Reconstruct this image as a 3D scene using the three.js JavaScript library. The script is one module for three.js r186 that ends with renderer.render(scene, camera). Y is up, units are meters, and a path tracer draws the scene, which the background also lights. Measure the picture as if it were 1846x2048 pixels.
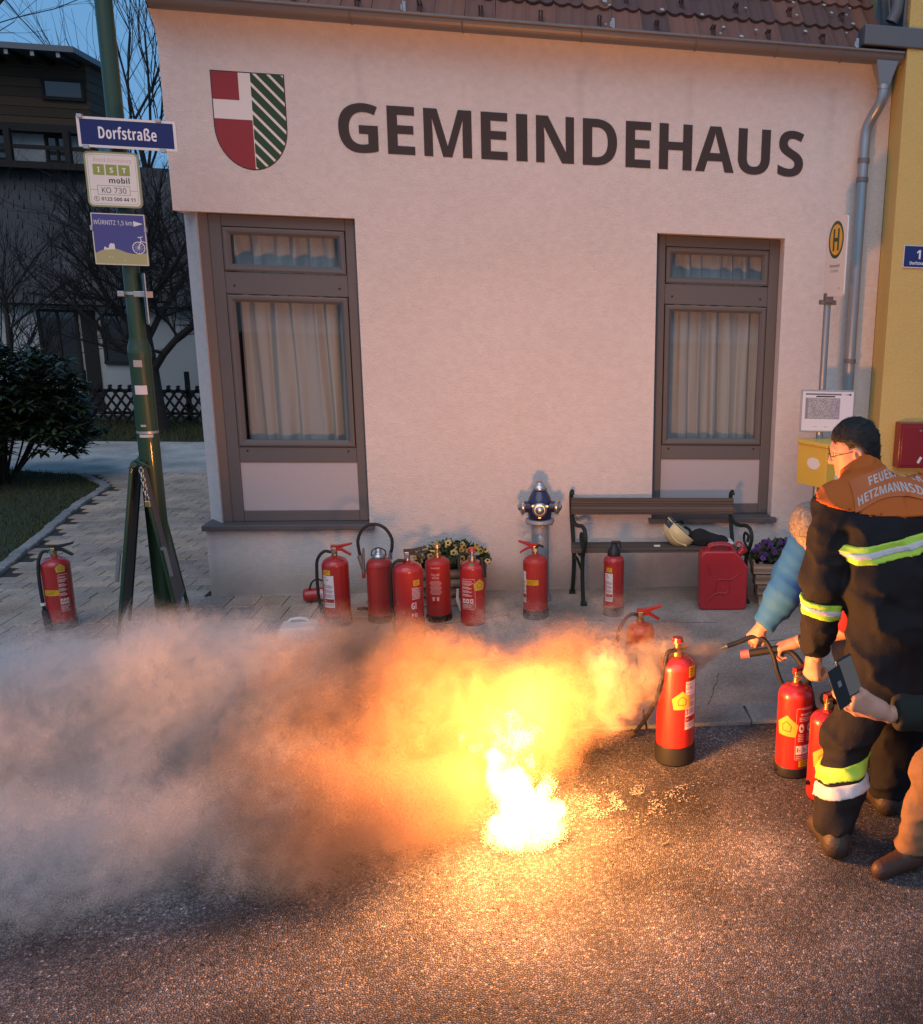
import * as THREE from 'three';
import { mergeGeometries, mergeVertices, toCreasedNormals } from 'three/addons/utils/BufferGeometryUtils.js';
import { RoundedBoxGeometry } from 'three/addons/geometries/RoundedBoxGeometry.js';
import { ImprovedNoise } from 'three/addons/math/ImprovedNoise.js';
import { FontLoader } from 'three/addons/loaders/FontLoader.js';
import { TextGeometry } from 'three/addons/geometries/TextGeometry.js';

// ---------- camera, sky, sun, exposure ----------
const scene = new THREE.Scene();
const D2R = Math.PI / 180;
const camera = new THREE.PerspectiveCamera(2 * Math.atan(1024 / 1800) / D2R, 2760 / 2048, 0.05, 400);
camera.setViewOffset(2760, 2048, 0, 0, 1846, 2048);        // the photograph is the left part of a wider frame
camera.position.set(0.497, 2.282, 7.208);
camera.rotation.order = 'YXZ';
camera.rotation.set(-12.617 * D2R, -9.609 * D2R, 1.718 * D2R);
camera.updateProjectionMatrix();
{
  const W = 256, H = 128, d = new Float32Array(W * H * 4);
  const lerp = THREE.MathUtils.lerp;
  for (let j = 0; j < H; j++) for (let i = 0; i < W; i++) {
    const el = Math.max(0, ((j + 0.5) / H - 0.5) * Math.PI), az = ((i + 0.5) / W - 0.5) * 2 * Math.PI;
    const t = Math.pow(Math.sin(el), 0.55), west = 0.5 + 0.5 * Math.sin(az);     // afterglow low in the west (+z)
    const k = (j * W + i) * 4, glow = 0.3 * west * west * Math.exp(-el * 2.2);
    d[k] = lerp(0.18, 0.086, t) + 0.5 * glow; d[k + 1] = lerp(0.38, 0.26, t) + 0.3 * glow; d[k + 2] = lerp(0.62, 0.56, t) + 0.1 * glow; d[k + 3] = 1;
  }
  const sky = new THREE.DataTexture(d, W, H, THREE.RGBAFormat, THREE.FloatType);
  sky.mapping = THREE.EquirectangularReflectionMapping; sky.magFilter = THREE.LinearFilter; sky.needsUpdate = true;
  scene.background = sky; scene.environment = sky;
}
const renderer = new THREE.WebGLRenderer({ antialias: true });
renderer.toneMapping = THREE.LinearToneMapping;
renderer.toneMappingExposure = 1.1;
renderer.shadowMap.enabled = true;
const sun = new THREE.DirectionalLight(new THREE.Color(1.0, 0.87, 0.78), 1.0);   // last dusk light from behind the camera
sun.position.set(-2, 10.5, 9); sun.target.position.set(0, 1, 0); sun.castShadow = true; sun.shadow.radius = 100;
Object.assign(sun.shadow.camera, { left: -14, right: 14, top: 14, bottom: -14, far: 60 });
scene.add(sun, sun.target);
// the fire's own light, set in its flames
for (const [x, y, z, I, r] of [[0.40, 0.22, 3.60, 8, 8], [0.42, 0.60, 3.57, 24, 8]]) {
  const l = new THREE.PointLight(new THREE.Color(1, 0.36, 0.08), I);
  l.position.set(x, y, z); l.castShadow = true; l.shadow.radius = r; l.name = 'fire_light'; scene.add(l);
}

// ---------- helpers ----------
let seed = 12345;
const rnd = () => { seed = (seed + 0x6d2b79f5) | 0; let t = Math.imul(seed ^ (seed >>> 15), 1 | seed); t = (t + Math.imul(t ^ (t >>> 7), 61 | t)) ^ t; return ((t ^ (t >>> 14)) >>> 0) / 4294967296; };
const rr = (a, b) => a + (b - a) * rnd();
const gauss = () => Math.sqrt(-2 * Math.log(rnd() + 1e-9)) * Math.cos(2 * Math.PI * rnd());
const V = (x, y, z) => new THREE.Vector3(x, y, z);
const C = (r, g, b) => new THREE.Color(r, g, b);
const perlin = new ImprovedNoise();
const fbm = (x, y, z, o = 4) => { let s = 0, a = 0.5; for (let i = 0; i < o; i++) { s += a * perlin.noise(x, y, z); x *= 2.03; y *= 2.03; z *= 2.03; a *= 0.5; } return s; };
const smooth = THREE.MathUtils.smoothstep, clamp = THREE.MathUtils.clamp, mix = THREE.MathUtils.lerp;
const used = {};
function numbered(n) { const k = used[n] = (used[n] ?? -1) + 1; return k ? n + '_' + String(k).padStart(3, '0') : n; }
function tag(o, label, category, group) { o.userData.label = label; if (category) o.userData.category = category; if (group) o.userData.group = group; return o; }
function thing(name, label, category, pos = [0, 0, 0], turn = 0, group) {
  const o = new THREE.Group(); o.name = numbered(name); o.position.set(...pos); o.rotation.y = turn; scene.add(o);
  return tag(o, label, category, group);
}
function part(name, geos, mat, parent) {
  const g = Array.isArray(geos) ? merge(geos) : geos;
  const m = new THREE.Mesh(g, mat); m.name = name; m.castShadow = m.receiveShadow = true; (parent ?? scene).add(m); return m;
}
function single(name, geos, mat, label, category, group) { const m = part(numbered(name), geos, mat); return tag(m, label, category, group); }
function struct(name, geos, mat) { const m = part(numbered(name), geos, mat); m.userData.kind = 'structure'; return m; }
function merge(list) {
  list = list.map((g) => { let q = g.index ? g.toNonIndexed() : g.clone(); for (const k of Object.keys(q.attributes)) if (!['position', 'normal', 'uv', 'color'].includes(k)) q.deleteAttribute(k);
    if (!q.attributes.uv) q.setAttribute('uv', new THREE.BufferAttribute(new Float32Array(q.attributes.position.count * 2), 2)); return q; });
  const anyC = list.some((g) => g.attributes.color);
  if (anyC) list.forEach((g) => { if (!g.attributes.color) g.setAttribute('color', new THREE.BufferAttribute(new Float32Array(g.attributes.position.count * 3).fill(1), 3)); });
  return list.length === 1 ? list[0] : mergeGeometries(list);
}
const T = (g, x = 0, y = 0, z = 0, rx = 0, ry = 0, rz = 0) => { if (rx) g.rotateX(rx); if (ry) g.rotateY(ry); if (rz) g.rotateZ(rz); return g.translate(x, y, z); };
const box = (w, h, d, x = 0, y = 0, z = 0) => new THREE.BoxGeometry(w, h, d).translate(x, y, z);
const rbox = (w, h, d, r, x = 0, y = 0, z = 0, s = 2) => new RoundedBoxGeometry(w, h, d, s, r).translate(x, y, z);
const bx = (x0, x1, y0, y1, z0, z1, r = 0) => r ? rbox(x1 - x0, y1 - y0, z1 - z0, r, (x0 + x1) / 2, (y0 + y1) / 2, (z0 + z1) / 2) : box(x1 - x0, y1 - y0, z1 - z0, (x0 + x1) / 2, (y0 + y1) / 2, (z0 + z1) / 2);
const cyl = (r0, r1, h, x = 0, y = 0, z = 0, n = 24) => new THREE.CylinderGeometry(r1, r0, h, n).translate(x, y + h / 2, z);   // r0 at the bottom
function bar(a, b, r0, r1 = r0, n = 10) {
  const A = V(...a), B = V(...b), d = B.clone().sub(A), g = new THREE.CylinderGeometry(r1, r0, d.length(), n);
  g.translate(0, d.length() / 2, 0).applyQuaternion(new THREE.Quaternion().setFromUnitVectors(V(0, 1, 0), d.normalize())); return g.translate(A.x, A.y, A.z);
}
function tube(pts, r, seg = 32, n = 10, closed = false) { return new THREE.TubeGeometry(new THREE.CatmullRomCurve3(pts.map((p) => V(...p)), closed), seg, r, n, closed); }
const lathe = (pts, n = 32) => { const g = new THREE.LatheGeometry(pts.map((p) => new THREE.Vector2(p[0], p[1])), n); return g; };
function extr(pts, depth, bevel = 0, holes = []) {
  const s = pts instanceof THREE.Shape ? pts : new THREE.Shape(pts.map((p) => new THREE.Vector2(...p)));
  for (const h of holes) s.holes.push(new THREE.Path(h.map((p) => new THREE.Vector2(...p))));
  return new THREE.ExtrudeGeometry(s, { depth, bevelEnabled: bevel > 0, bevelSize: bevel, bevelThickness: bevel, bevelSegments: 2, curveSegments: 16 });
}
const quad = (x0, x1, z0, z1, y) => { const g = new THREE.PlaneGeometry(x1 - x0, z1 - z0).rotateX(-Math.PI / 2).translate((x0 + x1) / 2, y, (z0 + z1) / 2); return metric(g, 'xz'); };
function metric(g, axes = 'xy', s = 1) { const p = g.attributes.position, u = new Float32Array(p.count * 2), f = { x: 'getX', y: 'getY', z: 'getZ' }; for (let i = 0; i < p.count; i++) { u[2 * i] = p[f[axes[0]]](i) * s; u[2 * i + 1] = p[f[axes[1]]](i) * s; } g.setAttribute('uv', new THREE.BufferAttribute(u, 2)); return g; }
function boxuv(g, s = 1) {   // uv in metres picked by each face's main direction
  g = g.index ? g.toNonIndexed() : g; const p = g.attributes.position, u = new Float32Array(p.count * 2), a = V(), b = V(), c = V();
  for (let i = 0; i < p.count; i += 3) {
    a.fromBufferAttribute(p, i); b.fromBufferAttribute(p, i + 1).sub(a); c.fromBufferAttribute(p, i + 2).sub(a); const n = b.cross(c), X = Math.abs(n.x), Y = Math.abs(n.y), Z = Math.abs(n.z);
    for (let k = 0; k < 3; k++) { a.fromBufferAttribute(p, i + k); const [q, r] = Y >= X && Y >= Z ? [a.x, a.z] : X >= Z ? [a.z, a.y] : [a.x, a.y]; u[2 * (i + k)] = q * s; u[2 * (i + k) + 1] = r * s; }
  }
  g.setAttribute('uv', new THREE.BufferAttribute(u, 2)); return g;
}
function tintVerts(g, f) { const p = g.attributes.position, c = new Float32Array(p.count * 3); for (let i = 0; i < p.count; i++) { const q = f(p.getX(i), p.getY(i), p.getZ(i)); c[3 * i] = q[0]; c[3 * i + 1] = q[1]; c[3 * i + 2] = q[2]; } g.setAttribute('color', new THREE.BufferAttribute(c, 3)); return g; }
// computed textures
function dataTex(n, f, srgb = false, rep = 1, m = n) {
  const d = new Uint8Array(n * m * 4);
  for (let y = 0; y < m; y++) for (let x = 0; x < n; x++) { const v = f(x / n, y / m, x, y), k = (y * n + x) * 4; if (typeof v === 'number') d[k] = d[k + 1] = d[k + 2] = clamp(v, 0, 1) * 255; else { d[k] = clamp(v[0], 0, 1) * 255; d[k + 1] = clamp(v[1], 0, 1) * 255; d[k + 2] = clamp(v[2], 0, 1) * 255; } d[k + 3] = 255; }
  const t = new THREE.DataTexture(d, n, m); t.wrapS = t.wrapT = THREE.RepeatWrapping; t.magFilter = THREE.LinearFilter; t.repeat.set(rep, rep); if (srgb) t.colorSpace = THREE.SRGBColorSpace; t.needsUpdate = true; return t;
}
// tileable value noise on a lattice of p cells
function tnoise(p, s = 1) {
  const a = new Float32Array(p * p); let q = s * 7919 + 17; for (let i = 0; i < a.length; i++) { q = (Math.imul(q, 1664525) + 1013904223) | 0; a[i] = ((q >>> 8) & 0xffff) / 65535; }
  return (u, v) => { let x = u * p, y = v * p, i = Math.floor(x), j = Math.floor(y); x -= i; y -= j; x = x * x * (3 - 2 * x); y = y * y * (3 - 2 * y); i = ((i % p) + p) % p; j = ((j % p) + p) % p; const i1 = (i + 1) % p, j1 = (j + 1) % p;
    return (a[j * p + i] * (1 - x) + a[j * p + i1] * x) * (1 - y) + (a[j1 * p + i] * (1 - x) + a[j1 * p + i1] * x) * y; };
}
const tf = (p, o = 4, s = 1) => { const l = []; for (let i = 0; i < o; i++) l.push(tnoise(p << i, s + i)); return (u, v) => { let t = 0, a = 0.5; for (const f of l) { t += a * f(u, v); a *= 0.5; } return t / (1 - Math.pow(0.5, o)); }; };
function canvasTex(w, h, draw) { const c = document.createElement('canvas'); c.width = w; c.height = h; draw(c.getContext('2d'), w, h); const t = new THREE.CanvasTexture(c); t.colorSpace = THREE.SRGBColorSpace; t.magFilter = THREE.LinearFilter; return t; }
const std = (color, roughness = 0.6, extra = {}) => new THREE.MeshStandardMaterial({ color: Array.isArray(color) ? C(...color) : color, roughness, ...extra });
const phys = (color, roughness = 0.6, extra = {}) => new THREE.MeshPhysicalMaterial({ color: Array.isArray(color) ? C(...color) : color, roughness, ...extra });
const GRAIN = dataTex(256, (() => { const a = tf(16, 5, 3); return (u, v) => a(u, v); })());   // a fine bump shared by many materials
const withBump = (tex, rep) => { const t = tex.clone(); t.repeat.set(rep, rep); t.needsUpdate = true; return t; };

// surface nets: a closed mesh of where the field f is below 0
function iso(f, lo, hi, cell, o = {}) {
  const n = [0, 1, 2].map((k) => Math.ceil((hi[k] - lo[k]) / cell) + 1), [nx, ny, nz] = n, at = (i, j, k) => (k * ny + j) * nx + i;
  const F = new Float32Array(nx * ny * nz);
  for (let k = 0; k < nz; k++) for (let j = 0; j < ny; j++) for (let i = 0; i < nx; i++) F[at(i, j, k)] = f(lo[0] + i * cell, lo[1] + j * cell, lo[2] + k * cell);
  const id = new Int32Array(nx * ny * nz).fill(-1), pos = [], idx = [];
  for (let k = 0; k < nz - 1; k++) for (let j = 0; j < ny - 1; j++) for (let i = 0; i < nx - 1; i++) {
    let m = 0, c = 0, sx = 0, sy = 0, sz = 0; const v = [];
    for (let q = 0; q < 8; q++) { const w = F[at(i + (q & 1), j + ((q >> 1) & 1), k + (q >> 2))]; v.push(w); if (w < 0) m |= 1 << q; }
    if (m === 0 || m === 255) continue;
    for (let q = 0; q < 8; q++) for (const b of [1, 2, 4]) if (!(q & b)) { const r = q | b; if ((v[q] < 0) !== (v[r] < 0)) { const t = v[q] / (v[q] - v[r]); sx += (q & 1) + (b === 1 ? t : 0); sy += ((q >> 1) & 1) + (b === 2 ? t : 0); sz += (q >> 2) + (b === 4 ? t : 0); c++; } }
    id[at(i, j, k)] = pos.length / 3; pos.push(lo[0] + (i + sx / c) * cell, lo[1] + (j + sy / c) * cell, lo[2] + (k + sz / c) * cell);
  }
  const quadf = (a, b, c, d, flip) => { if (a < 0 || b < 0 || c < 0 || d < 0) return; flip ? idx.push(a, c, b, a, d, c) : idx.push(a, b, c, a, c, d); };
  for (let k = 1; k < nz - 1; k++) for (let j = 1; j < ny - 1; j++) for (let i = 1; i < nx - 1; i++) {
    const a = F[at(i, j, k)] < 0;
    if (a !== F[at(i + 1, j, k)] < 0) quadf(id[at(i, j - 1, k - 1)], id[at(i, j, k - 1)], id[at(i, j, k)], id[at(i, j - 1, k)], !a);
    if (a !== F[at(i, j + 1, k)] < 0) quadf(id[at(i - 1, j, k - 1)], id[at(i - 1, j, k)], id[at(i, j, k)], id[at(i, j, k - 1)], !a);
    if (a !== F[at(i, j, k + 1)] < 0) quadf(id[at(i - 1, j - 1, k)], id[at(i, j - 1, k)], id[at(i, j, k)], id[at(i - 1, j, k)], !a);
  }
  const g = new THREE.BufferGeometry(); g.setAttribute('position', new THREE.Float32BufferAttribute(pos, 3)); g.setIndex(idx); g.computeVertexNormals();
  if (o.uv !== false) metric(g, 'xy');
  return g;
}
const smin = (a, b, k) => { const h = Math.max(k - Math.abs(a - b), 0) / k; return Math.min(a, b) - h * h * k * 0.25; };
function capsule(a, b, r0, r1) {   // tapered capsule distance
  const bx_ = b[0] - a[0], by = b[1] - a[1], bz = b[2] - a[2], L = bx_ * bx_ + by * by + bz * bz || 1e-9;
  return (x, y, z) => { const px = x - a[0], py = y - a[1], pz = z - a[2], t = clamp((px * bx_ + py * by + pz * bz) / L, 0, 1); return Math.hypot(px - bx_ * t, py - by * t, pz - bz * t) - (r0 + (r1 - r0) * t); };
}
function ellip(c, r) { const m = Math.min(...r); return (x, y, z) => { const X = (x - c[0]) / r[0], Y = (y - c[1]) / r[1], Z = (z - c[2]) / r[2], k = Math.hypot(X, Y, Z); return (k - 1) * m; }; }
const union = (list, k) => (x, y, z) => { let d = 1e3; for (const f of list) { const e = f(x, y, z); d = d > 900 ? e : smin(d, e, k); } return d; };

// ---------- ground, road, pavements ----------
const chip = (() => {           // broken stone set in tar: one colour map and one height map of 2.4 m
  const N = 2048, G = 280, px = new Float32Array(G * G), py = new Float32Array(G * G), tone = new Float32Array(G * G), hue = new Float32Array(G * G);
  for (let i = 0; i < G * G; i++) { px[i] = rnd(); py[i] = rnd(); tone[i] = rnd(); hue[i] = rnd(); }
  const big = tf(5, 4, 9), warp = tf(40, 2, 5);
  const H = new Float32Array(N * N), I = new Int32Array(N * N);
  for (let y = 0; y < N; y++) for (let x = 0; x < N; x++) {
    const wx = (warp(x / N, y / N) - 0.5) * 1.4, wy = (warp(y / N, x / N) - 0.5) * 1.4, u = x / N * G + wx, v = y / N * G + wy, ci = Math.floor(u), cj = Math.floor(v);
    let d1 = 9, d2 = 9, id = 0;
    for (let b = -1; b <= 1; b++) for (let a = -1; a <= 1; a++) {
      const k = ((cj + b + G * 2) % G) * G + ((ci + a + G * 2) % G), dx = ci + a + px[k] - u, dy = cj + b + py[k] - v, d = dx * dx + dy * dy;
      if (d < d1) { d2 = d1; d1 = d; id = k; } else if (d < d2) d2 = d;
    }
    H[y * N + x] = clamp((Math.sqrt(d2) - Math.sqrt(d1)) * 2.1, 0, 1) * (0.55 + 0.45 * tone[id]); I[y * N + x] = id;
  }
  const map = dataTex(N, (u, v, x, y) => { const k = I[y * N + x], h = H[y * N + x], b = 0.78 + 0.9 * (big(u, v) - 0.5), s = (0.32 + 0.17 * tone[k] * tone[k] + (hue[k] > 0.95 ? 0.16 : 0)) * b * (0.42 + 0.58 * smooth(h, 0.02, 0.35)); return [s * (1.0 + 0.1 * hue[k]), s, s * (1.03 - 0.1 * hue[k])]; }, true, 1 / 2.4);
  const bump = dataTex(N, (u, v, x, y) => Math.sqrt(H[y * N + x]), false, 1 / 2.4);
  const rough = dataTex(256, (() => { const f = tf(12, 4, 33); return (u, v) => 0.68 + 0.3 * f(u, v); })(), false, 1 / 2.4);
  return { map, bump, rough };
})();
const M = {};
M.asphalt = phys([1.5, 1.52, 1.58], 1, { specularIntensity: 0.25, map: chip.map, bumpMap: chip.bump, bumpScale: 0.005, roughnessMap: chip.rough });
const smoothTar = (() => { const a = tf(6, 6, 41), b = tf(180, 2, 44), n = 1024; return { map: dataTex(n, (u, v) => { const s = 0.47 + 0.24 * (a(u, v) - 0.5) + 0.14 * (b(u, v) - 0.5); return [s * 1.02, s, s * 0.97]; }, true, 1 / 1.7), bump: dataTex(n, (u, v) => b(u, v) * 0.7 + 0.3 * a(u, v), false, 1 / 1.7) }; })();
M.tar = std([1.6, 1.36, 1.16], 0.85, { map: smoothTar.map, bumpMap: smoothTar.bump, bumpScale: 0.003 });
M.stone = [0.9, 1, 1.12].map((k) => std([0.16 * k, 0.155 * k, 0.15 * k], 0.85, { map: smoothTar.map.clone(), bumpMap: smoothTar.bump, bumpScale: 0.004 }));
M.stone.forEach((m, i) => { m.map = smoothTar.map; m.color.setRGB(1.15 * [0.9, 1, 1.12][i], 1.13 * [0.9, 1, 1.12][i], 1.1 * [0.9, 1, 1.12][i]); });
M.paver = [[1.08, 1.0, 0.94], [1.22, 1.13, 1.05], [0.92, 0.88, 0.85], [1.28, 1.12, 0.96]].map((c) => std([c[0] * 1.5, c[1] * 1.3, c[2] * 1.14], 0.85, { map: smoothTar.map, bumpMap: smoothTar.bump, bumpScale: 0.003 }));
M.soil = std([0.035, 0.03, 0.022], 1);
M.grassBed = std([0.03, 0.04, 0.015], 1);
struct('ground', quad(-160, 160, -200, 60, -0.05), M.soil);
struct('road', quad(-16, 16, 2.6, 22, -0.004), M.asphalt);
struct('sidewalk', merge([quad(-16, 16, 1.09, 2.37, 0), quad(-0.42, 6, -0.3, 1.09, 0.0)]), M.tar);
M.gravel = std([2.1, 2.0, 1.85], 0.95, { map: smoothTar.map, bumpMap: smoothTar.bump, bumpScale: 0.005 });
struct('lane', quad(-30, 8, -8.3, -4.6, -0.02), M.gravel);
{ // fine cracks in the tar
  const g = []; for (const [x, z, a, L] of [[1.1, 1.75, 0.2, 1.1], [1.55, 2.1, 1.25, 0.5], [0.2, 1.55, -0.3, 0.9], [1.9, 1.35, 0.1, 1.4], [-0.1, 0.75, 0.35, 0.7], [1.3, 0.85, -0.15, 1.0]]) { const P = []; for (let i = 0; i <= 16; i++) { const t = i / 16 - 0.5; P.push([x + Math.cos(a) * L * t + 0.03 * fbm(i * 0.4, x, z, 3), 0.0005, z - Math.sin(a) * L * t + 0.05 * fbm(i * 0.5, z, x + 4, 3)]); } for (let i = 0; i < 16; i++) g.push(bar(P[i], P[i + 1], rr(0.001, 0.0026), rr(0.001, 0.0026), 4)); }
  struct('pavement_crack', g, M.soil);
}
{ // kerb: one worn stone after the other, almost level with the road
  const k = new THREE.Group(); k.name = 'kerb'; k.userData.kind = 'structure'; scene.add(k);
  let x = -4.2, n = 0; while (x < 4.6) {
    const L = rr(0.42, 0.62), h = rr(0.014, 0.022);
    const g = rbox(L - 0.012, 0.12, 0.235, 0.012, x + L / 2, h - 0.06 - 0.002, 2.487 + rr(-0.006, 0.006), 2);
    const p = g.attributes.position; for (let i = 0; i < p.count; i++) { const q = fbm(p.getX(i) * 7, p.getZ(i) * 7, n * 3.1, 3); p.setY(i, p.getY(i) + q * 0.012); p.setZ(i, p.getZ(i) + q * 0.02); p.setX(i, p.getX(i) + q * 0.015); }
    g.computeVertexNormals(); part('kerb_stone', boxuv(g), M.stone[n % 3], k); x += L; n++;
  }
  part('joint_bed', quad(-4.4, 4.8, 2.36, 2.62, -0.012), M.soil, k);
}
// path edge: the lawn lies to its left
const EDGE = [[-3.62, 1.6], [-3.72, 0.4], [-3.96, -0.82], [-4.14, -1.66], [-4.33, -2.5], [-4.5, -3.29], [-4.62, -4.0], [-4.66, -4.4], [-4.9, -4.75], [-5.34, -5.29], [-6.4, -5.7], [-9, -6.0]];
const edgeX = (z) => { for (let i = 0; i < EDGE.length - 1; i++) { const [a, b] = [EDGE[i], EDGE[i + 1]]; if (z <= a[1] && z >= b[1]) return mix(a[0], b[0], (a[1] - z) / (a[1] - b[1])); } return z > 1.6 ? -3.6 : -99; };
{
  const path = new THREE.Group(); path.name = 'paved_path'; path.userData.kind = 'structure'; scene.add(path);
  part('joint_bed', merge([quad(-7, -0.4, -0.05, 1.1, -0.012), quad(-7, -1.7, -5.4, -0.05, -0.012)]), M.soil, path);
  const list = [];
  const put = (x0, x1, z0, z1) => { const xm = (x0 + x1) / 2, zm = (z0 + z1) / 2; if (xm < edgeX(zm) + 0.1 || (xm > -2.0 && z0 < -0.02)) return; list.push([x0, x1, z0, z1]); };
  for (const [z0, z1, o] of [[0.90, 1.085, 0.1], [0.58, 0.9, 0.0], [0.28, 0.58, 0.1], [0.0, 0.28, 0.03]]) for (let x = -6 + o; x < -0.45; x += 0.205) put(x, x + 0.205, z0, z1);
  let row = 0; for (let z = 0; z > -5.3; z -= 0.155, row++) for (let x = -6.2 + (row % 2) * 0.1; x < -1.98; x += 0.205) put(x, x + 0.205, z - 0.155, z);
  list.sort((a, b) => b[3] - a[3]);
  const geo = (q) => { const g = rbox(q[1] - q[0] - 0.006, 0.06, q[3] - q[2] - 0.006, 0.004, 0, 0, 0, 1); return boxuv(g.translate((q[0] + q[1]) / 2, -0.03 + rr(-0.002, 0.002), (q[2] + q[3]) / 2)); };
  // nearest pavers one by one, the far ones joined
  const near = list.filter((q) => q[1] > -4.6), one = near.slice(0, 300), far = list.filter((q) => !one.includes(q));
  for (const q of one) part('paver', geo(q), M.paver[Math.floor(rnd() * 4)], path);
  for (let m = 0; m < 1; m++) { const f = part('paver_field', far.map(geo), M.paver[1], path); f.userData.kind = 'stuff'; }
  for (let i = 0; i < EDGE.length - 3; i++) { const [a, b] = [EDGE[i], EDGE[i + 1]], L = Math.hypot(b[0] - a[0], b[1] - a[1]), n = Math.max(1, Math.round(L / 0.21)); for (let j = 0; j < n; j++) { const t = (j + 0.5) / n, g = rbox(0.095, 0.1, L / n - 0.012, 0.012, 0, 0, 0, 1); part('edge_stone', boxuv(g.rotateY(Math.atan2(b[0] - a[0], b[1] - a[1])).translate(mix(a[0], b[0], t) + rr(-0.008, 0.008), -0.03 + rr(-0.004, 0.012), mix(a[1], b[1], t))), M.stone[(i + j) % 3], path); } }
  const s = new THREE.Shape([...EDGE, [-40, -6.2], [-40, 1.6]].map(([x, z]) => new THREE.Vector2(x - 0.05, -z)));
  const lawn = struct('lawn', metric(new THREE.ShapeGeometry(s).rotateX(-Math.PI / 2).translate(0, -0.008, 0), 'xz'), M.grassBed);
  struct('grass_strip', quad(-40, 2, -11.6, -8.3, -0.012), M.grassBed);
  // blades
  const bl = new THREE.BufferGeometry(); bl.setAttribute('position', new THREE.Float32BufferAttribute([-0.004, 0, 0, 0.004, 0, 0, 0.006, 0.045, 0.01, -0.004, 0, 0, 0.006, 0.045, 0.01, 0.004, 0.05, 0.012], 3)); bl.computeVertexNormals();
  const blades = []; const m4 = new THREE.Matrix4(), q4 = new THREE.Quaternion(), e4 = new THREE.Euler();
  const P = []; while (P.length < 14000) { const z = rr(-6, 0.5), x = edgeX(z) - 0.06 - Math.pow(rnd(), 1.3) * 2.4; if (x < -8) continue; P.push([x, z]); } for (let i = 0; i < 9000; i++) P.push([rr(-9, -3), rr(-10.6, -8.3)]);
  const im = new THREE.InstancedMesh(bl, std([0.05, 0.06, 0.02], 0.9, { side: THREE.DoubleSide }), P.length); im.name = 'grass_blades';
  P.forEach(([x, z], i) => { e4.set(rr(-0.5, 0.5), rr(0, 6.28), rr(-0.5, 0.5)); const s_ = rr(0.5, 1.2) * (z < -8 ? 1.8 : 1); m4.compose(V(x, -0.012, z), q4.setFromEuler(e4), V(s_, s_, s_)); im.setMatrixAt(i, m4); im.setColorAt(i, rnd() < 0.35 ? C(1.5, 1.1, 0.7) : C(1, 1, 1)); });
  scene.add(im); tag(im, 'short dull grass growing on the verges beside the paved path', 'grass'); im.userData.kind = 'stuff';
}

// ---------- the municipal house ----------
const plaster = (() => { const a = tf(220, 2, 61), b = tf(5, 5, 63); return { bump: dataTex(1024, (u, v) => a(u, v) * 0.8 + 0.2 * b(u, v), false, 1 / 1.3), map: dataTex(512, (u, v) => { const s = 0.965 + 0.07 * (b(u, v) - 0.5) + 0.03 * (a(u, v) - 0.5); return [s, s, s]; }, true, 1 / 2.9) }; })();
const facade = (() => { // the front's own plaster: cloudy tone, splash dirt at the foot, runs below sills and gutter joints; 6.4 m by 4.8 m
  const a = tf(7, 5, 81), b = tf(160, 2, 83), st = tf(64, 3, 85), W = 1536, H = 1152, runs = [[-2.0, 0.53], [-0.83, 0.53], [1.38, 0.56], [2.44, 0.56], [-0.76, 3.98], [0.8, 3.98], [1.62, 3.98], [2.72, 3.98], [2.86, 2.6]];
  const t = dataTex(W, (u, v) => { const x = ((u * 6.4 + 2.6) % 6.4) - 2.6, y = v * 4.8; let s = 0.95 + 0.06 * (a(u, v) - 0.5) + 0.05 * (b(u, v) - 0.5); const foot = smooth(0.34 - y, 0, 0.34) * (0.35 + 0.9 * a(u * 3, v)); s *= 1 - 0.20 * foot; let w = 0;
    for (const [rx, ry] of runs) if (y < ry && ry - y < 0.9) w = Math.max(w, smooth(0.06 - Math.abs(x - rx + 0.04 * (a(u, v * 0.3) - 0.5)), 0, 0.06) * (1 - (ry - y) / 0.9) * st(u * 2, v * 0.05)); s *= 1 - 0.08 * w; return [s, s * (1 - 0.03 * foot), s * (1 - 0.06 * foot)]; }, true, 1, H);
  t.repeat.set(1 / 6.4, 1 / 4.8); return t;
})();
M.wall = std([0.725, 0.64, 0.59], 0.92, { map: facade, bumpMap: plaster.bump, bumpScale: 0.0055 });
M.yellow = std([0.66, 0.48, 0.16], 0.9, { map: plaster.map, bumpMap: plaster.bump, bumpScale: 0.005 });
M.letter = std([0.045, 0.032, 0.03], 0.8, { bumpMap: withBump(GRAIN, 5), bumpScale: 0.001 });
M.frame = std([0.112, 0.102, 0.1], 0.55, { bumpMap: withBump(GRAIN, 4), bumpScale: 0.0006 });
M.panel = std([0.42, 0.38, 0.385], 0.7, { bumpMap: withBump(GRAIN, 4), bumpScale: 0.001 });
M.sill = std([0.1, 0.085, 0.085], 0.6);
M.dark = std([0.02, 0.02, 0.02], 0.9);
M.glass = phys([0.93, 0.96, 0.96], 0.02, { transmission: 1, thickness: 0, ior: 1.5 });
M.zinc = std([0.36, 0.38, 0.39], 0.38, { metalness: 0.7, bumpMap: withBump(GRAIN, 3), bumpScale: 0.0012 });
M.oldzinc = std([0.20, 0.175, 0.16], 0.5, { metalness: 0.45, bumpMap: withBump(GRAIN, 3), bumpScale: 0.0015 });
M.slate = std([0.12, 0.13, 0.14], 0.55, { metalness: 0.2 });
const house = thing('municipal_building', 'pale plastered municipal house with GEMEINDEHAUS lettering, crest and two tall brown windows', 'building');
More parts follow.
